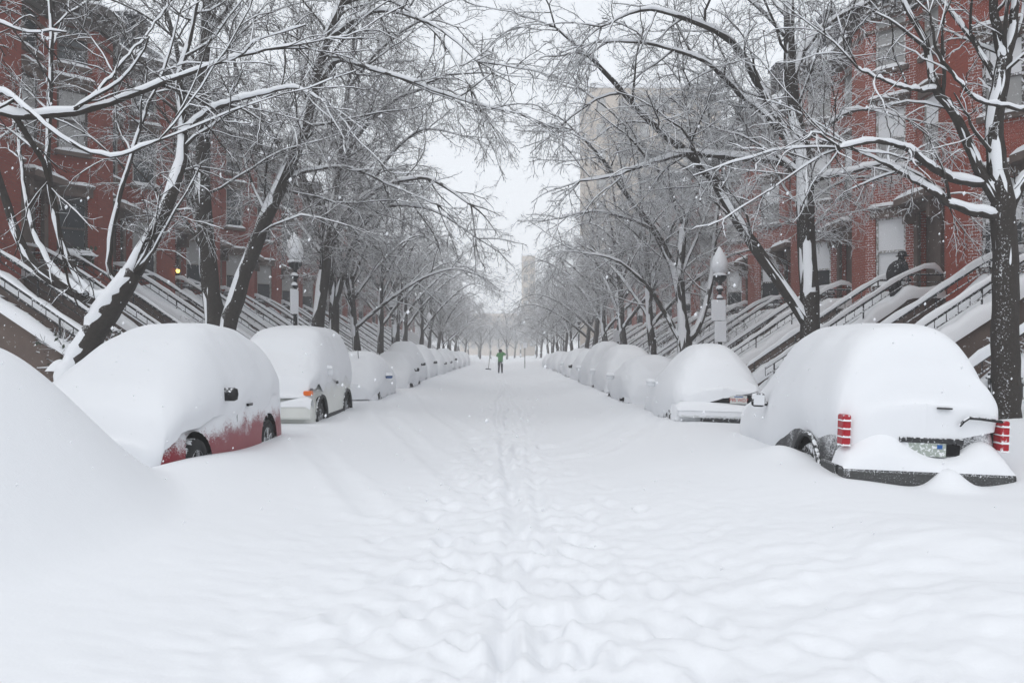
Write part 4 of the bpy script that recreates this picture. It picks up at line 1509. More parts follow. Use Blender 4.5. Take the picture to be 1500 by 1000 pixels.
M['paint_red'] = mat_paint('paint_red', (0.21, 0.022, 0.032), 0.66, 0.20)
M['paint_white'] = mat_paint('paint_white', (0.62, 0.63, 0.60), 0.95, 0.25)
M['paint_grey'] = mat_paint('paint_grey', (0.035, 0.036, 0.038), 0.86, 0.36, 0.5, 2.2)
M['paint_hatch'] = mat_paint('paint_hatch', (0.10, 0.10, 0.105), 0.30, 0.30, 0.5, 1.4)
M['paint_far'] = mat_paint('paint_far', (0.08, 0.085, 0.10), 0.30, 0.25, 0.5, 1.8)
M['bumper_grey'] = mat_plaster('bumper_grey', (0.055, 0.056, 0.056), 0.65, 0.12, 90)
M['lens_red'] = mat_plaster('lens_red', (0.36, 0.012, 0.022), 0.25, 0.05, 9, 0.1)
M['lens_orange'] = mat_flat('lens_orange', (0.75, 0.16, 0.03), 0.3, 0.1)
M['plate'] = mat_plaster('plate', (0.55, 0.56, 0.54), 0.5, 0.2, 30, 0.05)
M['plate_green'] = mat_plaster('plate_green', (0.33, 0.37, 0.33), 0.5, 0.3, 30, 0.05)
M['ink_red'] = mat_flat('ink_red', (0.45, 0.06, 0.05), 0.6, 0.1)
M['ink_blue'] = mat_flat('ink_blue', (0.02, 0.10, 0.32), 0.5, 0.1)
M['blue_mirror'] = mat_plaster('blue_mirror', (0.03, 0.09, 0.24), 0.35, 0.1, 10, 0.1)
M['black_gloss'] = mat_plaster('black_gloss', (0.012, 0.012, 0.013), 0.3, 0.15, 14)

CL, CR = 'snowed-in cars parked along the left kerb', 'snowed-in cars parked along the right kerb'

# --- red car, front towards the camera
van_body = [(0, .62), (.12, .82), (.9, 1.02), (1.15, 1.08), (1.9, 1.55), (2.3, 1.66), (3.9, 1.66), (4.4, 1.55), (4.62, 1.0), (4.7, .8)]
van_snow = [(0, .66), (.10, 1.0), (.5, 1.28), (1.0, 1.53), (1.6, 1.84), (2.2, 2.01), (2.9, 2.05), (3.7, 2.01), (4.2, 1.90), (4.5, 1.6), (4.7, 1.1)]
zl_red = lambda u: 0.84 - 0.24 * math.exp(-((u - 0.2) / .45) ** 2) + 0.10 * math.exp(-((u - 4.3) / .5) ** 2) + 0.05 * math.sin(u * 5)
red = car('parked_car', 'dark red van under a dome of snow, its flank bare near the wheels', CL, -4.40, 8.45, -0.10, 4.7, 1.90, van_body, van_snow, (0.92, 3.72), 1, M['paint_red'], zl_red, seed=2, zend=0.40, snow_k=8, snexp=3.8, stumble=0.18)
mirror(red, 0.90, 1.75, 1.12, 1, M['black_gloss'], size=(0.11, 0.06, 0.085), snow=False)
MB().box((0.955, 2.75, 0.93), (0.018, 0, 0), (0, 0.09, 0), (0, 0, 0.018)).build('door_handle', M['black_gloss'], red, bevel=0.006)
mb = MB().bx(0.905, 0.935, 2.28, 2.288, .42, .95)
mb.build('door_seam', M['dark_hole'], red)

# --- white boxy car, front towards the camera
box_body = [(0, .60), (.06, .95), (.9, 1.10), (1.05, 1.15), (1.5, 1.72), (1.8, 1.82), (4.1, 1.82), (4.3, 1.7), (4.36, 1.2), (4.4, .8)]
box_snow = [(0, .75), (.08, 1.16), (.4, 1.34), (.9, 1.62), (1.3, 1.98), (1.7, 2.17), (2.6, 2.24), (3.7, 2.22), (4.1, 2.08), (4.3, 1.7), (4.4, 1.2)]
zl_w = lambda u: 1.02 + 0.06 * math.sin(u * 4) + 0.05 * math.sin(u * 9.1) - .2 * math.exp(-(u / .5) ** 2)
wht = car('parked_car', 'boxy white car with black wheel arches and an orange side light', CL, -4.45, 15.1, -0.12, 4.4, 1.86, box_body, box_snow, (0.92, 3.55), 1, M['paint_white'], zl_w, seed=5, flare=M['plastic'], zend=0.80, tumble=0.16, stumble=0.10, snow_k=11, snexp=4.4, smexp=3.3, wr=0.35, arch=0.44, nexp=5)
mirror(wht, 0.90, 1.45, 1.28, 1, M['paint_white'], size=(0.07, 0.05, 0.10))
MB().box((0.945, 2.35, 1.02), (0.015, 0, 0), (0, 0.07, 0), (0, 0, 0.03)).build('door_handle', M['plastic'], wht, bevel=0.005)
mb = MB().box((0.86, 0.10, 0.90), (0.075, 0, 0), (0, 0.09, 0), (0, 0, 0.045))
mb.build('side_light', M['lens_orange'], wht, bevel=0.02)
mb = MB().box((0.30, -0.06, 0.56), (0.66, 0, 0), (0, 0.10, 0), (0, 0, 0.13))
bp = mb.build('front_bumper', M['paint_white'], wht, bevel=0.04)
mb = MB().box((-0.30, -0.10, 0.58), (0.26, 0, 0), (0, 0.08, 0), (0, 0, 0.15))
mb.build('grille', M['plastic'], wht, bevel=0.01)
mb = MB().bx(0.86, 0.94, 1.38, 3.08, .26, .42)
mb.build('sill_trim', M['plastic'], wht, bevel=0.02)
mound(MB(), -.9, .96, -.17, .14, 0.66, lambda a, b: 0.16 * math.sin(math.pi * b) ** .6 * (0.75 + .4 * math.sin(a * 7 + 1)) - (.05 if a in (0, 1) else 0)).build('bumper_snow', M['snow_car'], wht, None, True)

# --- low saloon with a raised wiper and a blue mirror
sed_body = [(0, .55), (.15, .75), (1.2, .92), (1.9, 1.35), (2.3, 1.42), (3.3, 1.38), (4.0, .98), (4.4, .92), (4.5, .6)]
sed_snow = [(0, .80), (.15, 1.05), (.7, 1.28), (1.3, 1.48), (2.0, 1.68), (2.7, 1.72), (3.4, 1.66), (4.0, 1.42), (4.4, 1.22), (4.5, .9)]
sed = car('parked_car', 'low car with one raised wiper arm and a blue mirror poking out of snow', CL, -4.25, 21.9, -0.14, 4.5, 1.8, sed_body, sed_snow, (0.85, 3.5), 1, M['paint_far'], lambda u: 0.42 + .1 * math.sin(u * 3), seed=9, zend=0.4)
mirror(sed, 0.90, 1.75, 0.98, 1, M['blue_mirror'], size=(0.10, 0.06, 0.06))
wp = [px(524, 513, 23.4), px(524.5, 522, 23.3), px(526, 530, 23.2), px(531, 538, 23.1), px(537, 546, 23.0)]
MB().tube(wp, 0.016, 5).build('wiper_arm', M['black_gloss'], sed, sed)
MB().tube([px(528, 531, 23.1), px(529, 546, 23.1)], 0.008, 4).build('aerial', M['black_gloss'], sed, sed)

# --- further left cars
far_left = [(29.3, 4.5, 1.8, 'car', 'rounded snow-covered car with a dark mirror beyond the blue-mirrored car', -4.2, 1.72),
            (34.8, 5.0, 1.95, 'van', 'tall snow-covered van standing above the cars on the left', -4.55, 2.20),
            (40.8, 4.6, 1.85, 'van', 'snow-covered van right behind the tall van on the left', -4.45, 2.08),
            (46.4, 4.4, 1.8, 'car', 'snow-covered car two places beyond the tall left van', -4.3, 1.9),
            (51.9, 4.5, 1.8, 'car', 'snow-covered car three places beyond the tall left van', -4.3, 1.85),
            (57.5, 4.5, 1.8, 'van', 'snow-covered car level with the standing person on the left', -4.3, 1.95),
            (63.4, 4.5, 1.8, 'car', 'last but two of the snow-covered cars on the left', -4.2, 1.8),
            (69.5, 4.5, 1.8, 'car', 'last but one of the snow-covered cars on the left', -4.1, 1.75),
            (76.0, 4.5, 1.8, 'car', 'last snow-covered car in the left row', -4.0, 1.75)]


def scaled(prof, L, H):
    l0, h0 = prof[-1][0], max(p[1] for p in prof)
    return [(u * L / l0, z * H / h0) for u, z in prof]


for i, (y, L, W, kind, lab, cx, H) in enumerate(far_left):
    sn, bo = (van_snow, van_body) if kind == 'van' else (sed_snow, sed_body)
    c = car('parked_car', lab, CL, cx, y, -0.15, L, W, scaled(bo, L, H - .35), scaled(sn, L, H), (0.85, L - 1.0), 1, M['paint_far'], lambda u, i=i: 0.42 + .12 * math.sin(u * 2 + i), seed=20 + i, zend=0.35, n=44, detail=False)
    if i < 6:
        mirror(c, W / 2 - .02, 1.75, 1.02 if kind == 'car' else 1.15, 1, M['black_gloss'], size=(0.10, 0.06, 0.07), snow=False)
MB().tube([px(607, 541, 30.9), px(604, 533, 31.0)], 0.012, 4).build('wiper_arm', M['black_gloss'], None) if False else None

# --- grey sport-utility car on the right, rear towards the camera
suv_body = [(0, .95), (.05, 1.15), (.12, 1.5), (.3, 1.72), (.6, 1.78), (2.5, 1.76), (2.9, 1.6), (3.3, 1.15), (3.5, 1.10), (4.3, 1.0), (4.4, .7)]
suv_snow = [(0, 1.15), (.06, 1.62), (.16, 1.95), (.35, 2.12), (.7, 2.17), (1.5, 2.2), (2.4, 2.19), (2.8, 2.08), (3.1, 1.88), (3.4, 1.62), (3.8, 1.42), (4.2, 1.28), (4.4, 1.0)]
zl_s = lambda u: 0.80 + 0.05 * math.sin(u * 6) - 0.45 * smooth(np.array((u - 1.6) / 1.0))
suv = car('parked_car', 'dark grey sport-utility car with red tail lamps showing through the snow', CR, 4.52, 8.85, -0.30, 4.4, 1.76, suv_body, suv_snow, (1.05, 3.6), -1, M['paint_grey'], zl_s, front_near=False, seed=31, grow=0.055, zend=(0.66, 1.04), wr=0.36, arch=0.45, snow_k=11, tumble=0.24, nexp=4.0, snexp=2.8, smexp=2.7, stumble=0.06, kend=16, flare=M['plastic'])
suv.rotation_euler = (0, R(2.2), R(-2.0))
mirror(suv, -0.92, 2.75, 1.13, -1, M['black_gloss'], size=(0.10, 0.05, 0.10), snow=False)
MB().box((-1.02, 2.695, 1.13), (0.075, 0, 0), (0, 0.004, 0), (0, 0, 0.072)).build('mirror_glass', M['glass_snowy'], suv)
for s_ in (-1, 1):
    mb = MB()
    mb.box((s_ * 0.838, 0.03, 0.97), (0.044, 0, 0), (0, 0.09, 0), (0, 0, 0.17))
    tl = mb.build('tail_lamp', M['lens_red'], suv, bevel=0.02)
    for k in range(4):
        mb = MB()
        Fx = Face((s_ * 0.838 - .046, -.06), (s_ * 0.838 + .046, -.06), (0, -1))
        snow_pad(mb, Fx, 0, Fx.L, 0.815 + k * 0.088, -.17, 0.008, 0.05, k * 2.3 + s_)
        mb.build('snow', M['snow'], tl, None, True)
mb = MB()
mb.box((0, -0.08, 0.50), (0.90, 0, 0), (0, 0.13, 0), (0, 0, 0.105))
rbp = mb.build('rear_bumper', M['bumper_grey'], suv, bevel=0.05)
MB().box((-0.885, 0.28, 0.50), (0.03, 0, 0), (0, 0.22, 0), (0, 0, 0.10)).build('bumper_corner', M['bumper_grey'], suv, bevel=0.02)


def sn_b(a, b):
    lob = 0.31 * math.exp(-((a - .27) / .20) ** 2) + 0.21 * math.exp(-((a - .86) / .15) ** 2) + 0.10
    edge = min(1, (1 - abs(2 * a - 1) ** 18)) ** .5 if 0 < a < 1 else 0
    return lob * (min(1, b * 1.5)) ** .65 * edge - (0.02 if b == 0 else 0)


mound(MB(), -.92, .87, -.215, .14, 0.60, sn_b, 40, 12).build('bumper_snow', M['snow_car'], suv, None, True)


MB().box((0.02, -0.045, 0.80), (0.20, 0, 0), (0, 0.008, 0), (0, 0, 0.075)).build('licence_plate', M['plate_green'], suv, bevel=0.005)
MB().box((0.15, -0.054, 0.835), (0.028, 0, 0), (0, 0.002, 0), (0, 0, 0.022)).build('plate_sticker', M['ink_blue'], suv)
MB().box((0.06, -0.03, 0.90), (0.34, 0, 0), (0, 0.035, 0), (0, 0, 0.028)).build('tailgate_handle', M['plastic'], suv, bevel=0.01)
MB().box((0.30, -0.02, 0.80), (0.07, 0, 0), (0, 0.02, 0), (0, 0, 0.06)).build('plate_recess', M['dark_hole'], suv)
mb = MB().tube([(0.34, -.075, 1.07), (0.37, -.095, 1.12), (0.43, -.09, 1.16), (0.56, -.075, 1.155), (0.80, -.05, 1.13)], 0.017, 6)
mb.build('rear_wiper', M['black_gloss'], suv)
MB().box((0.18, -0.055, 1.25), (0.075, 0, 0), (0, 0.03, 0), (0, 0, 0.008)).build('brake_lamp', M['black_gloss'], suv)

# --- white-covered hatchback
hat_body = [(0, .75), (.06, .95), (.25, 1.20), (.6, 1.42), (1.0, 1.46), (2.2, 1.44), (2.9, 1.02), (3.9, .86), (4.1, .6)]
hat_snow = [(0, .95), (.08, 1.25), (.25, 1.52), (.6, 1.78), (1.0, 1.87), (1.9, 1.86), (2.6, 1.55), (3.2, 1.28), (3.9, 1.12), (4.1, .9)]
hat = car('parked_car', 'hatchback buried in snow with only its rear plate slot showing', CR, 4.0, 14.95, -0.16, 4.1, 1.72, hat_body, hat_snow, (0.75, 3.2), -1, M['paint_hatch'], lambda u: 0.52 + .05 * math.sin(u * 5) - .25 * float(smooth(np.array((u - .8) / .8))), front_near=False, seed=41, grow=0.06, zend=(0.68, 0.98), snow_k=6, snexp=3.0, tumble=0.26)
hat.rotation_euler = (0, R(1.6), R(-1.5))
mirror(hat, -0.84, 2.35, 1.02, -1, M['paint_hatch'], size=(0.10, 0.05, 0.07))
MB().box((0.0, -0.055, 0.60), (0.82, 0, 0), (0, 0.10, 0), (0, 0, 0.10)).build('rear_bumper', M['panel_white'], hat, bevel=0.05)
MB().box((0.14, -0.02, 0.42), (0.52, 0, 0), (0, 0.10, 0), (0, 0, 0.10)).build('lower_valance', M['plastic'], hat, bevel=0.03)
MB().box((0.22, -0.035, 0.855), (0.44, 0, 0), (0, 0.012, 0), (0, 0, 0.075)).build('plate_recess', M['dark_hole'], hat)
pt = MB().box((0.28, -0.055, 0.845), (0.155, 0, 0), (0, 0.006, 0), (0, 0, 0.075)).build('licence_plate', M['plate'], hat, bevel=0.004)
text_mesh('plate_number', '795 WD7', 0.085, M['ink_red'], pt, (0.28, -0.0635, 0.835), (R(90), 0, 0))
MB().bx(0.20, 0.36, -0.0635, -0.0612, .892, .907).build('plate_strip', M['ink_blue'], pt)
mound(MB(), -.84, .84, -.17, .06, 0.69, lambda a, b: (0.075 + .03 * math.sin(a * 5)) * (min(1, b * 1.6)) ** .6 - (.06 if a in (0, 1) or b == 0 else 0)).build('bumper_snow', M['snow_car'], hat, None, True)

far_right = [(20.4, 4.3, 1.75, 'car', 'low snow-covered car just beyond the white-covered hatchback', 4.0, 1.62),
             (25.6, 4.6, 1.8, 'van', 'rounded snow-covered car with a mirror, third beyond the grey car', 4.15, 1.95),
             (31.2, 4.4, 1.85, 'box', 'lumpy upright snow-covered car beyond the rounded one on the right', 4.2, 2.1),
             (36.6, 4.5, 1.8, 'car', 'snow-covered car with its dark rear window and lamp showing', 4.3, 1.85),
             (42.3, 4.5, 1.8, 'van', 'snow-covered car beyond the one with the dark rear window', 4.3, 1.9),
             (48.0, 4.5, 1.8, 'car', 'snow-covered car fourth from the far end of the right row', 4.4, 1.75),
             (54.0, 4.5, 1.8, 'car', 'snow-covered car third from the far end of the right row', 4.4, 1.7),
             (60.5, 4.5, 1.8, 'van', 'snow-covered car second from the far end of the right row', 4.4, 1.75),
             (67.0, 4.5, 1.8, 'car', 'last snow-covered car in the right row', 4.4, 1.6)]
for i, (y, L, W, kind, lab, cx, H) in enumerate(far_right):
    sn, bo = {'van': (van_snow, van_body), 'box': (box_snow, box_body), 'car': (sed_snow, sed_body)}[kind]
    flip = lambda pr: [(pr[-1][0] - u, z) for u, z in pr[::-1]]
    c = car('parked_car', lab, CR, cx, y, -0.15, L, W, scaled(flip(bo), L, H - .35), scaled(flip(sn), L, H), (1.0, L - .85), -1, M['paint_far'], lambda u, i=i: 0.40 + .12 * math.sin(u * 2 + i), seed=50 + i, zend=0.35, n=44, detail=False)
    if i < 5:
        mirror(c, -W / 2 + .02, L - 1.75, 1.0, -1, M['paint_far'] if i != 3 else M['black_gloss'], size=(0.11, 0.06, 0.08), snow=i != 3)
    if i == 3:
        MB().box((0.1, .42, 1.20), (0.55, 0, 0), (0, 0.02, 0.01), (0, 0.10, 0.10)).build('rear_window', M['glass'], c)
        MB().box((-0.62, -.03, 0.92), (0.14, 0, 0), (0, 0.05, 0), (0, 0, 0.06)).build('tail_lamp', M['lens_red'], c, bevel=0.01)
# ------------------------------------------------------------------ street lamps
LG = 'acorn street lamps'


def street_lamp(x, y, label, H=5.0, signs=(), sc=1.0):
    z0 = gz(x, y) - 0.5
    root = empty('street_lamp', (x, y, z0), label, 'street lamp', LG)
    k = (H - z0)
    top = H
    mb = MB()
    prof = [(.19, 0), (.19, .5), (.15, .56), (.13, .95), (.085, 1.05), (.068, 1.15), (.055, 2.6), (.05, top - z0 - 1.55)]
    mb.lathe(prof, 14, (x, y, z0))
    mb.build('post', M['post'], root, root, True)
    zc = top - 1.55
    mb = MB()
    mb.lathe([(.052, 0), (.085, .03), (.085, .07), (.05, .12), (.05, .26), (.10, .30), (.10, .35), (.055, .40), (.055, .52), (.13, .58), (.20, .66), (.20, .74), (.15, .80)], 14, (x, y, zc))
    mb.build('capital', M['post'], root, root, True)
    zg_ = zc + .80
    mb = MB()
    mb.lathe([(.15, 0), (.215, .10), (.235, .24), (.22, .38), (.17, .52), (.10, .64), (.045, .72), (.02, .75)], 18, (x, y, zg_))
    gl = mb.build('globe', M['globe'], root, root, True)
    MB().lathe([(.02, .75), (.035, .78), (.012, .83)], 8, (x, y, zg_)).build('finial', M['post'], gl, root, True)
    # snow lodged on the windward side of the globe and on the collars
    mb = MB()
    for zz, r in ((zc + .07, .095), (zc + .35, .11), (zc + .74, .21)):
        mb.lathe([(r, 0), (r * .95, .035), (r * .6, .085), (.03, .10)], 12, (x - .02, y - .03, zz))
    so_ = mb.build('snow', M['snow'], root, root, True)
    so_['kind'] = 'stuff'
    mb = MB()
    mb.lathe([(.10, 0.02), (.20, .12), (.225, .25), (.21, .39), (.165, .53), (.105, .65), (.055, .74), (.02, .80)], 16, (x - .025, y - .035, zg_))
    mb.build('globe_snow', M['snow'], gl, root, True)
    for (w_, h_, zz, ang, ox) in signs:
        mb = MB()
        a = R(ang)
        ex, ey = math.cos(a), math.sin(a)
        mb.box((x + ox * ex + .07 * ey, y + ox * ey - .07 * ex, zz), (ex * w_ / 2, ey * w_ / 2, 0), (-ey * .006, ex * .006, 0), (0, 0, h_ / 2))
        sg = mb.build('sign_panel', M['panel_white'], root, root, bevel=0.004)
        mb = MB()
        mb.box((x + ox * ex + .09 * ey, y + ox * ey - .09 * ex, zz), (ex * w_ * .49, ey * w_ * .49, 0), (-ey * .014, ex * .014, 0), (0, 0, h_ * .49))
        mb.build('snow', M['snow'], sg, root, bevel=0.012)
    return root


street_lamp(-6.0, 23.8, 'acorn street lamp with two narrow snowy signs above the white boxy car', 4.95, ((.30, .72, 3.0, 62, -.14), (.30, .78, 2.95, 118, .16), (.30, .55, 2.3, 118, .16)))
street_lamp(6.5, 24.4, 'acorn street lamp with snow-plastered signs facing the street on the right', 4.62, ((.44, .62, 2.78, 8, -.08), (.36, .62, 2.15, 8, -.02), (.20, .5, 2.5, 60, .22)))
for (x, y, lab, sg) in ((-6.0, 45, 'second acorn lamp of the left row, beyond the tall van', ((.3, .7, 2.7, 70, 0),)), (-6.0, 68, 'third acorn lamp of the left row, faint in the snowfall', ()), (-6.0, 92, 'fourth acorn lamp of the left row, almost lost in snowfall', ()),
                        (6.3, 44.5, 'second acorn lamp of the right row, with a white sign', ((.44, .62, 2.4, 5, -.05),)), (6.3, 67, 'third acorn lamp of the right row', ()), (6.3, 84, 'fourth acorn lamp of the right row, beside a thin tree', ()), (6.3, 104, 'fifth acorn lamp of the right row, almost lost in snowfall', ())):
    street_lamp(x, y, lab, 4.8, sg)

# thin sign post in the middle distance
r_ = empty('sign_post', (2.0, 71, 0.1), 'thin sign post with a small white plate beyond the standing person', 'sign')
MB().tube([(2.0, 71, -.2), (2.0, 71, 2.3)], 0.03, 8).build('post', M['post'], r_, r_)
MB().box((2.0, 70.95, 2.1), (.17, 0, 0), (0, .01, 0), (0, 0, .24)).build('sign_panel', M['panel_white'], r_, r_, bevel=0.005)

# yellow wall lamp by the third left door
wl_y = YL + PL_ * 2 + 1.0
F3 = Face((-13.2 + 1.0, wl_y), (-13.2 + 1.0, wl_y + .95), (1, -.2))
cpt = F3.p(0.80, 4.55, 0.16)
r_ = empty('wall_lamp', cpt, 'small lit yellow wall lamp on the brick pier', 'lamp')
MB().tube([F3.p(.80, 4.7, 0.0), F3.p(.80, 4.74, .10), F3.p(.80, 4.66, .16)], 0.02, 6).build('bracket', M['iron'], r_, r_)
MB().lathe([(.03, -.10), (.075, -.08), (.085, .05), (.02, .11)], 8, cpt).build('lantern', M['iron'], r_, r_) if False else MB().lathe([(.085, .055), (.09, .065), (.02, .14)], 8, cpt).build('lantern_cap', M['iron'], r_, r_)
MB().lathe([(.02, -.07), (.06, -.05), (.07, .0), (.06, .05), (.02, .055)], 10, cpt).build('bulb', mat_emit('lamp_glow', (1.0, 0.62, 0.12), 5.0), r_, r_, True)

# ------------------------------------------------------------------ people
M['cloth_green'] = mat_flat('cloth_green', (0.07, 0.24, 0.075), 0.8, 0.25, 9)
M['cloth_dark'] = mat_flat('cloth_dark', (0.03, 0.032, 0.042), 0.85, 0.3, 9)
M['cloth_black'] = mat_plaster('cloth_black', (0.014, 0.014, 0.017), 0.85, -0.2, 16)
M['skin'] = mat_flat('skin', (0.45, 0.27, 0.20), 0.6, 0.08)
M['hair'] = mat_flat('hair', (0.02, 0.016, 0.014), 0.8, 0.3)


def person(name, label, loc, rz, J, mats, zsplit, hat, scale=1.0):
    """J: name -> (x,y,z,r); one continuous skin from the joints"""
    root = empty(name, loc, label, 'person', rz=rz)
    E = [('pelvis', 'waist'), ('waist', 'chest'), ('chest', 'neck'), ('neck', 'head'), ('head', 'crown')]
    for s_ in 'lr':
        E += [('chest', 'sh' + s_), ('sh' + s_, 'el' + s_), ('el' + s_, 'wr' + s_), ('wr' + s_, 'pa' + s_), ('pelvis', 'hi' + s_), ('hi' + s_, 'kn' + s_), ('kn' + s_, 'an' + s_), ('an' + s_, 'to' + s_)]
        for f in range(5):
            E += [('pa' + s_, 'f%d%s' % (f, s_)), ('f%d%s' % (f, s_), 'g%d%s' % (f, s_))]
    J = dict(J)
    for s_ in 'lr':                                   # five unequal bent fingers, the thumb leaving the side of the palm
        w_, p_ = Vector(J['wr' + s_][:3]), Vector(J['pa' + s_][:3])
        d = (p_ - w_).normalized()
        side = d.cross(Vector((0, 0, 1)))
        if side.length < .1:
            side = Vector((1, 0, 0))
        side.normalize()
        curl = d.cross(side)
        for f in range(5):
            if f == 0:
                a = p_ - d * .02 + side * .045
                b = a + d * .04 + side * .015 + curl * .02
            else:
                ln = (.075, .085, .08, .06)[f - 1]
                a = p_ + d * ln * .5 + side * (.034 - .021 * (f - 1))
                b = a + d * ln * .4 + curl * ln * .45
            J['f%d%s' % (f, s_)] = (*a, .010)
            J['g%d%s' % (f, s_)] = (*b, .008)
    names = list(J)
    me = bpy.data.meshes.new('figure')
    me.from_pydata([J[k][:3] for k in names], [(names.index(a), names.index(b)) for a, b in E], [])
    o = bpy.data.objects.new('figure', me)
    COL.objects.link(o)
    m = o.modifiers.new('skin', 'SKIN')
    lay = me.skin_vertices[0].data
    for i, k in enumerate(names):
        r = J[k][3]
        lay[i].radius = (r, r * (0.78 if k in ('chest', 'waist', 'pelvis') else 1)) if False else (r, r)
        lay[i].use_root = (k == 'pelvis')
    o.modifiers.new('sub', 'SUBSURF').render_levels = 2
    o.modifiers['sub'].levels = 2
    dg = bpy.context.evaluated_depsgraph_get()
    bm_ = bpy.data.meshes.new_from_object(o.evaluated_get(dg))
    bpy.data.objects.remove(o)
    for q in mats:
        bm_.materials.append(q)
    for p_ in bm_.polygons:
        c = p_.center
        p_.material_index = 1 if c.z < zsplit else 0
        if c.z > J['neck'][2] + 0.02 and abs(c.x - J['head'][0]) < .12 and (c - Vector(J['head'][:3])).length < .2:
            p_.material_index = 2
        p_.use_smooth = True
    b = bpy.data.objects.new('body', bm_)
    COL.objects.link(b)
    b.parent = root
    hx, hy, hz_ = J['head'][:3]
    mb = MB()
    if hat == 'brim':
        mb.lathe([(.17, -.01), (.17, .005), (.12, .02), (.115, .08), (.08, .13), (.02, .145)], 14, (hx, hy, hz_ + .05))
    else:
        mb.lathe([(.112, -.06), (.122, .0), (.115, .07), (.08, .125), (.02, .145)], 14, (hx, hy - .012, hz_ + .02))
    mb.build('hat', M['hair'] if hat != 'brim' else M['cloth_black'], root, None, True)
    mb = MB()                                         # nose and ears
    mb.lathe([(.004, .03), (.018, -.01), (.01, -.025)], 6, (hx, hy + .105, hz_ - .01))
    for s_ in (-1, 1):
        mb.lathe([(.012, -.03), (.02, 0), (.012, .03)], 6, (hx + s_ * .10, hy, hz_ - .01))
    f_ = mb.build('face', M['skin'], root, None, True)
    f_['kind'] = 'stuff'
    return root


def joints(**kw):
    J = {'pelvis': (0, 0, .95, .15), 'waist': (0, 0, 1.10, .15), 'chest': (0, .01, 1.30, .165), 'neck': (0, .01, 1.50, .065), 'head': (0, .03, 1.61, .095), 'crown': (0, .03, 1.68, .085)}
    for s_, k in (('l', -1), ('r', 1)):
        J['sh' + s_] = (k * .19, 0, 1.42, .085)
        J['hi' + s_] = (k * .095, 0, .88, .115)
        J['kn' + s_] = (k * .11, .02, .48, .085)
        J['an' + s_] = (k * .12, 0, .09, .065)
        J['to' + s_] = (k * .135, .15, .045, .05)
    J.update(kw)
    return J


J1 = joints(elr=(.38, .16, 1.36, .07), wrr=(.13, .30, 1.56, .048), par=(.07, .32, 1.61, .04),
            ell=(-.27, .20, 1.22, .07), wrl=(-.14, .36, 1.45, .048), pal=(-.09, .37, 1.52, .04))
pz = gz(-0.1, 60)
person('person', 'person in a green jacket and dark trousers raising a camera in mid-street', (-0.10, 60, pz - 0.03), 0, J1, [M['cloth_green'], M['cloth_dark'], M['hair']], 0.86, 'knit')
cm = MB().box((0.0, 60, pz), (.07, 0, 0), (0, .03, 0), (0, 0, .045))
cm = MB()
cm.box((-0.11, 60.39, pz - .03 + 1.60), (.075, 0, 0), (0, .03, 0), (0, 0, .05))
cm.lathe([(.035, -.01), (.035, .05), (.02, .055)], 10, (-0.11, 60.42, pz - .03 + 1.58))
tag(cm.build('camera_body', M['cloth_dark'], None), 'small dark camera held up by the person in green', 'camera')

J2 = joints(elr=(.30, .12, 1.15, .085), wrr=(.24, .34, 1.08, .055), par=(.22, .42, 1.08, .045),
            ell=(-.30, .12, 1.15, .085), wrl=(-.24, .34, 1.08, .055), pal=(-.22, .42, 1.08, .045))
J2['pelvis'] = (0, -.02, .95, .22)
J2['waist'] = (0, .03, 1.10, .225)
J2['chest'] = (0, .13, 1.30, .215)
J2['neck'] = (0, .22, 1.47, .09)
J2['head'] = (0, .27, 1.57, .105)
J2['crown'] = (0, .28, 1.64, .095)
for s_, k in (('l', -1), ('r', 1)):
    J2['sh' + s_] = (k * .20, .16, 1.40, .11)
    J2['kn' + s_] = (k * .12, .10, .50, .10)
person('person', 'figure in a black coat and brimmed hat climbing a snowy stair', (10.75, 22.45, 2.56), R(-75), J2, [M['cloth_black'], M['cloth_black'], M['cloth_black']], 0.70, 'brim')

# snow shovel standing beside the person
r_ = empty('snow_shovel', px(716, 540.5, 58.5), 'snow shovel standing upright in the snow left of the person', 'shovel')
a, b = Vector(px(715.3, 541, 58.5)), Vector(px(717.6, 522, 58.5))
MB().tube([a, b], 0.018, 6).build('shaft', M['wood_pole'], r_, r_)
MB().tube([b + Vector((-.06, 0, .02)), b + Vector((.06, 0, .02))], 0.016, 6).build('grip', M['cloth_dark'], r_, r_)
mb = MB()
mb.add([a + Vector(q) for q in ((-.2, -.05, .04), (.2, -.05, .0), (.2, .06, -.03), (-.2, .06, .01), (-.2, -.05, .09), (.2, -.05, .05), (.2, .06, .02), (-.2, .06, .06))], [(0, 3, 2, 1), (4, 5, 6, 7), (0, 1, 5, 4), (1, 2, 6, 5), (2, 3, 7, 6), (3, 0, 4, 7)])
mb.build('blade', M['cloth_dark'], r_, r_)

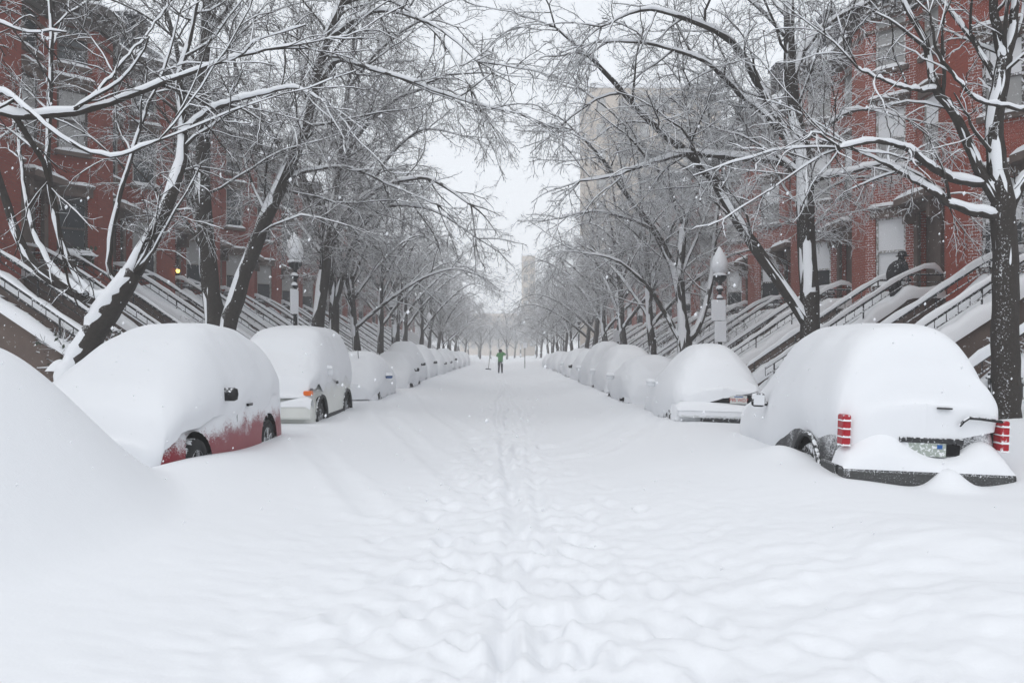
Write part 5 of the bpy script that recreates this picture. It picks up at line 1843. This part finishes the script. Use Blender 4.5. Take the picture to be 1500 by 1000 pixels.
# ------------------------------------------------------------------ front yards
def shrub(x, y, label, seed, h=1.0, leafy=False, group='snowy shrubs in the front yards'):
    rg = random.Random(seed)
    z0 = gz(x, y) - .05
    root = empty('shrub', (x, y, z0), label, 'shrub', group)
    rng = np.random.RandomState(seed)
    stems = []
    for k in range(9):
        a = k * 2.4
        r = rg.uniform(.25, .6) * h
        stems.append([(x, y, z0, .018), (x + r * .4 * math.cos(a), y + r * .4 * math.sin(a), z0 + h * .45, .014), (x + r * .9 * math.cos(a), y + r * .9 * math.sin(a), z0 + h * rg.uniform(.8, 1.1), .008)])
    P0 = np.array([resample(s, 8)[:, :3] for s in stems])
    R0 = np.array([resample(s, 8)[:, 3] for s in stems])
    L0 = np.full(9, h)
    P1, R1, L1 = spawn(rng, P0, R0, L0, np.full(9, 9), 5, 45, .5, .15, .6, 0, .12, .008, .005)
    P2, R2, L2 = spawn(rng, P1, R1, L1, np.full(len(P1), 4), 3, 45, .5, .08, .3, 0, .12, .005, .004)
    V, Q, n_ = [], [], 0
    for p_, r_ in ((P0, R0), (P1, R1), (P2, R2)):
        v, q = tubes_batch(p_, r_, 4)
        V.append(v)
        Q.append(q + n_)
        n_ += len(v)
    o = link('twigs', mesh_np('twigs', np.concatenate(V) - np.array(root.location), np.concatenate(Q)), M['twig'], root, True)
    o['kind'] = 'stuff'
    v, q = snow_ridge(rng, P1, R1 * 1.5, 1.2, 5)
    o = link('snow', mesh_np('shrub_snow', v - np.array(root.location), q), M['snow'], root, True)
    o['kind'] = 'stuff'
    if leafy:
        mb = MB()
        for i in range(260):
            c = Vector(P1[rg.randrange(len(P1))][rg.randrange(5)]) + Vector((rg.uniform(-.1, .1), rg.uniform(-.1, .1), rg.uniform(-.1, .05)))
            t = Vector((rg.uniform(-1, 1), rg.uniform(-1, 1), rg.uniform(-1.6, .2))).normalized()
            q = t.orthogonal().normalized() * .03
            mb.add([c, c + t * .06 + q, c + t * .13, c + t * .06 - q], [(0, 1, 2, 3)])
        o = mb.build('leaves', M['leaf'], root, root)
        o['kind'] = 'stuff'
    return root


shrub(-9.2, 17.6, 'dark-leaved evergreen shrub at the foot of the nearest left stair', 3, 1.5, True)
shrub(-9.4, 20.0, 'bare snowy shrub beside the second left stair', 4, 1.4)
shrub(-9.6, 26.8, 'bare snowy shrub behind the red car below the brick bay', 5, 1.9)
shrub(8.9, 30.6, 'snow-laden shrub below the flower-box house on the right', 6, 2.0)
shrub(8.5, 35.5, 'heavily snowed shrub behind the hatchback on the right', 7, 2.4)
shrub(8.3, 40.5, 'snow-laden shrub beside a slim tree on the right', 8, 2.2)
shrub(9.4, 14.9, 'snow-caked shrub under the nearest right stair', 9, 1.2)
shrub(-9.6, 36.5, 'snowy shrub below the far left stairs', 10, 1.6)

# stone block by the pavement on the left
r_ = empty('planter', px(88, 560, 14.0), 'small grey stone planter capped with snow behind the left mound', 'planter')
c = Vector(px(88, 545, 14.0))
MB().bx(c.x - .13, c.x + .13, c.y - .13, c.y + .13, .2, c.z + .05).build('block', M['brownstone'], r_, r_, bevel=0.02)
mound(MB(), c.x - .17, c.x + .17, c.y - .17, c.y + .17, c.z + .0, lambda a, b: .20 * (math.sin(math.pi * a) * math.sin(math.pi * b)) ** .5 + .02).build('snow', M['snow'], r_, r_, True)

# low iron fence behind the right edge tree
fy = 12.6
r_ = empty('iron_fence', (8.6, fy, gz(8.6, fy)), 'low iron fence with snow on its rail behind the right edge tree', 'fence')
for k in range(5):
    xk = 7.5 + k * .62
    MB().tube([(xk, fy, .3), (xk, fy, 1.22)], .022, 6).build('post', M['iron'], r_, r_)
for z in (1.15, .72):
    MB().tube([(7.45, fy, z), (10.05, fy, z)], .018, 6).build('rail', M['iron'], r_, r_)
pk = None
for k in range(36):
    xk = 7.55 + k * .068
    if pk is None:
        o = MB().tube([(0, 0, -.42), (0, 0, .42)], .007, 4).build('picket', M['iron'], r_)
        pk = o.data
    else:
        o = bpy.data.objects.new('picket', pk)
        COL.objects.link(o)
        o.parent = r_
    o.location = (xk - 8.6, 0, .76 - r_.location.z)
Ff = Face((7.45, fy), (10.05, fy), (0, -1))
snow_pad(MB(), Ff, 0, 2.6, 1.16, -.07, .07, .13, 4, ns=24).build('snow', M['snow'], r_, r_, True)

# ------------------------------------------------------------------ falling snow
rng = np.random.RandomState(77)
N = 24000
d = 2.5 + 42 * rng.rand(N) ** 0.75
X = (rng.rand(N) - .5) * 2 * (0.7 * d + 1)
Z = CAMZ - 0.42 * d + rng.rand(N) * 0.86 * d
ok = (Z > 0.7) & (np.abs(X) < 13)
C = np.stack([X, d, Z], 1)[ok]
s = rng.uniform(.003, .0065, len(C))
O = np.array([(1, 0, 0), (-1, 0, 0), (0, 1, 0), (0, -1, 0), (0.25, 0, 1.4), (-0.25, 0, -1.4)])
V = (C[:, None, :] + s[:, None, None] * O[None]).reshape(-1, 3)
T = np.array([(0, 2, 4), (2, 1, 4), (1, 3, 4), (3, 0, 4), (2, 0, 5), (1, 2, 5), (3, 1, 5), (0, 3, 5)])
Q = (np.arange(len(C))[:, None, None] * 6 + T[None]).reshape(-1, 3)
fl = link('falling_snow', mesh_np('falling_snow', V, Q), M['snow'])
tag(fl, 'fine snowflakes falling through the air of the street', None, None, 'stuff')
# ------------------------------------------------------------------ the air
mb = MB().bx(-240, 240, -16, 440, -1.2, 36)
hz = mb.build('haze', None)
tag(hz, kind='stuff')
n = bpy.data.materials.new('haze')
n.use_nodes = True
n.node_tree.nodes.clear()
vo = n.node_tree.nodes.new('ShaderNodeVolumePrincipled')
vo.inputs['Color'].default_value = (1.0, 1.0, 1.0, 1)
vo.inputs['Density'].default_value = 0.0026
vo.inputs['Anisotropy'].default_value = 0.0
ou = n.node_tree.nodes.new('ShaderNodeOutputMaterial')
n.node_tree.links.new(vo.outputs[0], ou.inputs['Volume'])
hz.data.materials.append(n)
